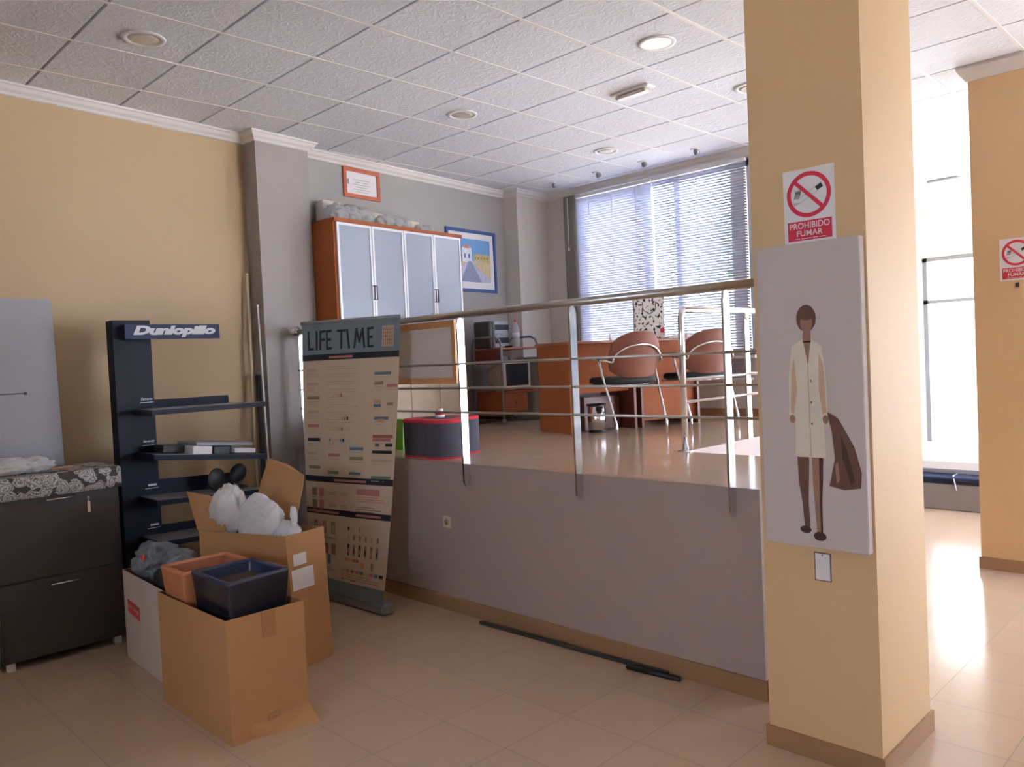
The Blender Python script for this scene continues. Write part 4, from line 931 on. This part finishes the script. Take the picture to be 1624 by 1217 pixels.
b = MB(); b.bbox((-.17,-.031,.012),(.05,-.0255,.272),.003); b.build('grille', 'dark', t)
t = thing('water_bottle', 'clear plastic bottle with red cap on the trolley', 'bottle', (-5.93,6.03,PF+.787))
b = MB(); b.lathe([(.034,0),(.038,.01),(.038,.08),(.035,.09),(.038,.10),(.038,.18),(.033,.215),(.016,.255),(.013,.262),(.013,.275)], n=20); b.build('body', 'clear', t)
b = MB(); b.lathe([(.0386,.10),(.0386,.155)], n=20); b.build('paper_band', 'label', t); b = MB(); b.lathe([(.015,.273),(.015,.292),(.012,.294)], n=14); b.build('cap', 'red', t)
b = MB(); b.bbox((-5.99,5.91,PF+.787),(-5.90,5.95,PF+.81),.006); tag(b.build('remote_control', 'black'), 'small black gadget on the trolley beside the bottle', 'gadget')
t = thing('computer_tower', 'pale computer tower standing on the floor behind the trolley', 'computer', (-6.05,6.40,PF))
b = MB(); b.bbox((-.21,-.085,.0),(.19,.085,.68),.008); b.build('case', 'beigeplastic', t); b = MB(); b.box((.19,-.07,.40),(.194,.07,.55)); b.box((.19,-.07,.20),(.194,.07,.235)); b.build('front_panel', 'grey_board', t)

# ------------------------------------------------------------------ desks
DA = math.atan2(.637,.214)-PI/2      # the desks stand turned; local +y runs along their front edge
A0 = Vector((-4.42,5.11,PF))
t = thing('reception_desk', 'cherry desk end unit with a solid side panel behind the railing', 'desk', A0, DA)
b = MB(); b.bbox((-.56,-.02,.765),(.03,.70,.79),.004); b.build('desktop', 'cherry_top', t)
b = MB(); b.box((-.545,0,0),(-.0,.022,.765)); b.build('side_panel', 'cherry', t)
b = MB(); b.box((-.10,.022,.34),(-.08,.66,.765)); b.build('modesty_panel', 'cherry', t)
b = MB(); b.box((-.50,.655,0),(.0,.68,.765)); b.build('leg_panel', 'cherry_dark', t)
t = thing('office_desk', 'long cherry office desk facing the two brown chairs', 'desk', A0, DA)
b = MB(); b.bbox((-.72,.705,.765),(.03,1.72,.79),.004); b.build('desktop', 'cherry_top', t)
b = MB(); b.box((-.66,.73,0),(.0,.755,.765)); b.build('leg_panel', 'cherry_dark', t); b = MB(); b.box((-.66,1.36,0),(.0,1.385,.765)); b.build('leg_panel', 'cherry_dark', t)
b = MB(); b.box((-.06,.755,.06),(-.04,1.36,.765)); b.build('modesty_panel', 'cherry', t)
Rz = Matrix.Rotation(DA,4,'Z')
def dsk(x, y, z=0): return A0 + (Rz @ Vector((x,y,z)))
b = MB(); b.T = Matrix.Translation(dsk(-.33,.44)) @ Rz; b.bbox((-.14,-.19,0),(.14,.19,.30),.005); tag(b.build('pedestal', 'cherry_dark'), 'dark cherry low box under the end unit of the desk', 'box')
t = thing('waste_bin', 'small chrome waste bin under the desk end', 'bin', dsk(-.02,.27))
b = MB(); b.lathe([(.075,.008),(.083,.235)], n=24); b.build('body', 'chrome', t); b = MB(); b.lathe([(.084,.232),(.088,.238),(.084,.245),(.078,.238)], n=24); b.build('rim', 'black', t); b = MB(); b.lathe([(.078,0),(.078,.01)], n=24); b.build('base', 'black', t)
t = thing('gift_bag', 'tall white paper bag with black spots standing on the desk', 'bag', dsk(-.10,.92,.79), DA-.55)
b = MB(); P4 = [(-.12,-.13),(.10,-.13),(.10,.13),(-.12,.13)]; H = .36
b.add([(x,y,0) for x, y in P4]+[(x*.9,y*1.02,H+(.02 if y > 0 else 0)) for x, y in P4], [(0,1,5,4),(1,2,6,5),(2,3,7,6),(3,0,4,7),(3,2,1,0)], 0); b.build('body', 'spots', t)
b = MB(); b.tube([(.092,-.06,H-.03),(.10,-.055,H-.10),(.103,0,H-.14),(.10,.055,H-.10),(.092,.06,H-.03)], .003, 6); b.build('handle', 'ink', t)
b = MB(); b.box((.104,.09,.05),(.106,.128,.09)); b.build('red_tag', 'red', t)
for k, (y, s, h_, m_, lab) in enumerate(((1.28,(.12,.16),.02,'paper','stack of white papers on the desk behind the left chair'),(1.50,(.15,.22),.028,'paper','larger paper pile on the desk beside the right chair'))):
    b = MB(); b.T = Matrix.Translation(dsk(-.30,y,.79)) @ Rz; b.bbox((-s[0],-s[1]/2,0),(s[0],s[1]/2,h_),.002); b.T = b.T @ Matrix.Translation((0,0,h_)) @ Matrix.Rotation(.2,4,'Z'); b.bbox((-s[0]*.9,-s[1]*.45,0),(s[0]*.9,s[1]*.45,.005),.001,1); tag(b.build('paper_stack', [m_,'ink']), lab, 'papers', 'paper piles on the desk')
t = thing('small_figurine', 'tiny light ornament on the desk left of the spotted bag', 'ornament', dsk(-.03,.45,.79)); b = MB(); b.lathe([(.012,0),(.014,.01),(.008,.03),(.012,.045),(.004,.055)], n=12); b.build('body', 'label', t)

# ------------------------------------------------------------------ client chairs
def make_chair(loc, rz, label):
    """faces local -x, its back towards local +x; width along y"""
    t = thing('visitor_chair', label, 'chair', loc, rz, 'brown-backed visitor chairs in front of the desk')
    s = MB(); n = 20; V = []
    for z, k in ((.425,.90),(.435,1.0),(.465,1.0),(.478,.93)):
        for i in range(n):
            a = 2*PI*i/n; cx, cy = math.cos(a), math.sin(a); e = .55
            V.append((-.02+.23*k*math.copysign(abs(cx)**e,cx), .235*k*math.copysign(abs(cy)**e,cy), z))
    F = [(j*n+i, j*n+(i+1)%n, (j+1)*n+(i+1)%n, (j+1)*n+i) for j in range(3) for i in range(n)]+[tuple(range(n-1,-1,-1)), tuple(3*n+i for i in range(n))]; s.add(V, F, 0, True); s.build('seat', 'seatblack', t)
    bk = MB(); NU_, NV_ = 14, 10; V = []; V2 = []
    for j in range(NV_+1):
        for i in range(NU_+1):
            u = i/NU_*2-1; v = j/NV_*2-1; hh = .185*math.sqrt(max(0,1-.62*abs(u)**3)); ww = .245*(1-.10*(v < 0)*v*v-.12*(v > 0)*v**2)
            yy = u*ww; zz = .655+v*hh-.01*u*u; xx = .255-.085*(u*u)+.05*(v*.5+.2)+.0*v
            V.append((xx,yy,zz)); V2.append((xx-.022,yy,zz))
    nn = NU_+1; F = [(j*nn+i, j*nn+i+1, (j+1)*nn+i+1, (j+1)*nn+i) for j in range(NV_) for i in range(NU_)]; bk.add(V, F, 0, True); bk.add(V2, [f[::-1] for f in F], 1, True)
    ed = [i for i in range(nn)]+[j*nn+NU_ for j in range(1,NV_+1)]+[NV_*nn+i for i in range(NU_-1,-1,-1)]+[j*nn for j in range(NV_-1,0,-1)]
    k = len(ed); bk.add([V[e] for e in ed]+[V2[e] for e in ed], [(i,k+i,k+(i+1)%k,(i+1)%k) for i in range(k)], 0); bk.build('backrest', ['chairshell', 'seatblack'], t)
    ar = MB(); pts = []
    for i in range(17):
        a = PI*(i/16); pts.append((.27+.012-.075*(math.cos(a)**2), -.235*math.cos(a), .60+.135*math.sin(a)))
    ar.tube(pts, .009, 8); ar.build('back_hoop', 'chrome', t)
    for sd in (-1, 1):
        f = MB(); f.tube([(.20,sd*.235,.60),(.12,sd*.265,.615),(-.02,sd*.275,.63),(-.10,sd*.275,.635)], .009, 8); f.build('arm_tube', 'chrome', t)
        p = MB(); p.bbox((-.17,sd*.275-.022,.635),(.10,sd*.275+.022,.66),.010); p.build('arm_pad', 'chairshell', t)
        l = MB(); l.tube([(.06,sd*.275,.63),(.09,sd*.265,.50),(.14,sd*.255,.36),(.215,sd*.245,.15),(.235,sd*.245,.10),(.235,sd*.245,.0)], .0105, 10); l.build('leg', 'chrome', t)
        c = MB(); c.tube([(.12,-.25,.415),(.10,0,.412),(.12,.25,.415)], .009, 8); c.tube([(-.15,-.255,.415),(-.15,.255,.415)], .009, 8); c.build('seat_frame', 'chrome', t)
    return t
u_ = Vector((math.cos(DA+PI/2), math.sin(DA+PI/2), 0)); v_ = Vector((math.cos(DA), math.sin(DA), 0))
cmid = Vector((-3.79,5.25,PF)) - v_*.235
ch = make_chair(cmid, DA, 'brown-backed visitor chair nearer the waste bin')
dup(ch, cmid+u_*.76, DA-.04, label='brown-backed visitor chair seen behind the stair railing')

# ------------------------------------------------------------------ pouf, cup, green bags
b = MB(); t = thing('clover_pouf', 'charcoal clover-shaped pouf with red trim at the platform edge', 'pouf', (-4.41,3.69,PF))
def clov(r_out, n=72):
    P = []
    for i in range(n):
        a = 2*PI*i/n+.5; best = 0
        for k in range(3):
            ca = k*2*PI/3-.55; dx, dy = .135*math.cos(ca), .135*math.sin(ca); d = math.cos(a)*dx+math.sin(a)*dy; disc = r_out**2-(dx*dx+dy*dy-d*d)
            if disc > 0: best = max(best, d+math.sqrt(disc))
        P.append((best*math.cos(a), best*math.sin(a)))
    return P
def slab(mb, levels, mi=0):
    rings = [[(x,y,z) for x, y in clov(r)] for r, z in levels]; n = len(rings[0]); V = [v for r in rings for v in r]
    mb.add(V, [(j*n+i, j*n+(i+1)%n, (j+1)*n+(i+1)%n, (j+1)*n+i) for j in range(len(levels)-1) for i in range(n)], mi, True)
    mb.add(rings[-1], [tuple(range(n))], mi); mb.add(rings[0], [tuple(range(n-1,-1,-1))], mi)
slab(b, [(.157,.012),(.159,.245)]); b.build('body', 'felt', t); b = MB(); slab(b, [(.159,.245),(.161,.257),(.153,.267)]); b.build('seat_top', 'redfelt', t)
b = MB(); slab(b, [(.160,0),(.161,.012)]); b.build('bottom_trim', 'redfelt', t)
b = MB(); b.T = Matrix.Scale(.55,4); slab(b, [(.14,.267/.55),(.14,.270/.55)]); b.build('centre_patch', 'felt', t)
t = thing('candle_jar', 'small jar with a red band standing on the pouf', 'jar', (-4.41,3.67,PF+.270))
b = MB(); b.lathe([(.032,0),(.034,.005),(.034,.04)], n=18); b.build('jar', 'label', t); b = MB(); b.lathe([(.0345,.02),(.0345,.045)], n=18); b.build('red_band', 'redfelt', t); b = MB(); b.lathe([(.025,.045),(.022,.062)], n=14); b.build('lid', 'label', t)
def shopbag(loc, sx, sy, h_, m_, label, rz=0):
    t = thing('shopping_bag', label, 'bag', loc, rz)
    b = MB(); P4 = [(-sx/2,-sy/2),(sx/2,-sy/2),(sx/2,sy/2),(-sx/2,sy/2)]
    b.add([(x,y,0) for x, y in P4]+[(x*.94,y*.6,h_) for x, y in P4], [(0,1,5,4),(1,2,6,5),(2,3,7,6),(3,0,4,7),(3,2,1,0),(4,5,6,7)], 0); b.build('body', m_, t)
    b = MB(); b.tube([(-sx*.25,-sy*.3,h_-.002),(-sx*.22,-sy*.32,h_+.03),(0,-sy*.32,h_+.045),(sx*.22,-sy*.32,h_+.03),(sx*.25,-sy*.3,h_-.002)], .003, 6); b.build('handle', 'dark', t)
    return t
t = shopbag((-5.17,3.80,PF), .42, .12, .235, 'green', 'lime green bag on the platform between banner and pouf')
b = MB(); b.box((.06,-.062,.07),(.085,-.058,.10)); b.build('white_mark', 'label', t)
shopbag((-5.72,3.60,PF), .26, .12, .25, 'dgreen', 'dark green bag on the platform left of the banner')

# display base far off between the pillars
t = thing('bed_base', 'dark low bed base with white mattress seen between the pillars', 'bed', (-2.2,9.0,0), 0)
b = MB(); b.bbox((-1.0,-.58,0),(.95,.9,.26),.01); b.build('base', 'basefabric', t)
b = MB(); b.bbox((-1.01,-.59,.26),(.96,.91,.30),.006); b.build('base_rim', 'navy', t)
b = MB(); b.bbox((-1.0,-.58,.30),(.95,.9,.325),.006); b.build('blue_cover', 'navy_light', t)
b = MB(); b.tube([(-.27,-.3,.33),(-.25,-.55,.335),(-.23,-.59,.30),(-.21,-.59,.20)], .006, 6); b.build('cord', 'whiteband', t)
b = MB(); b.bbox((-.98,-.40,.326),(.93,.88,.50),.05); b.build('mattress', 'white', t)

# outdoors seen through the blinds
t = thing('street_building', 'pale building across the street seen through the blinds', 'building', (-12,24,-.13))
b = MB(); b.box((-14,0,0),(9,6,11)); b.build('wall', 'facade', t)
for k in range(7):
    for j in range(3): b = MB(); b.box((-12.5+3*k,-.03,1.2+3.2*j),(-11.1+3*k,.05,3.0+3.2*j)); b.build('window', 'silver', t)
def tree(x, y, h_, r, label, seed):
    t = thing('street_tree', label, 'tree', (x,y,-.13)); b = MB(); b.tube([(0,0,0),(.05,0,h_*.3),(0,.05,h_*.6)], .12, 8); b.build('trunk', 'bark', t)
    b = MB(); rn = random.Random(seed)
    for _ in range(2600):
        d = Vector((rn.gauss(0,1),rn.gauss(0,1),rn.gauss(0,1))).normalized()*r*(.4+.6*rn.random()**.5); c = Vector((d.x,d.y,h_*.75+d.z*.8)); a = Vector((rn.gauss(0,1),rn.gauss(0,1),rn.gauss(0,1))).normalized()*.12; e = a.cross(Vector((rn.random(),rn.random(),1))).normalized()*.07
        b.add([c-a, c+e, c+a, c-e], [(0,1,2,3)], 0)
    b.build('foliage', 'leaf', t)
tree(-7.3, 15.0, 4.6, 1.7, 'green street tree outside the more open blind', 5)
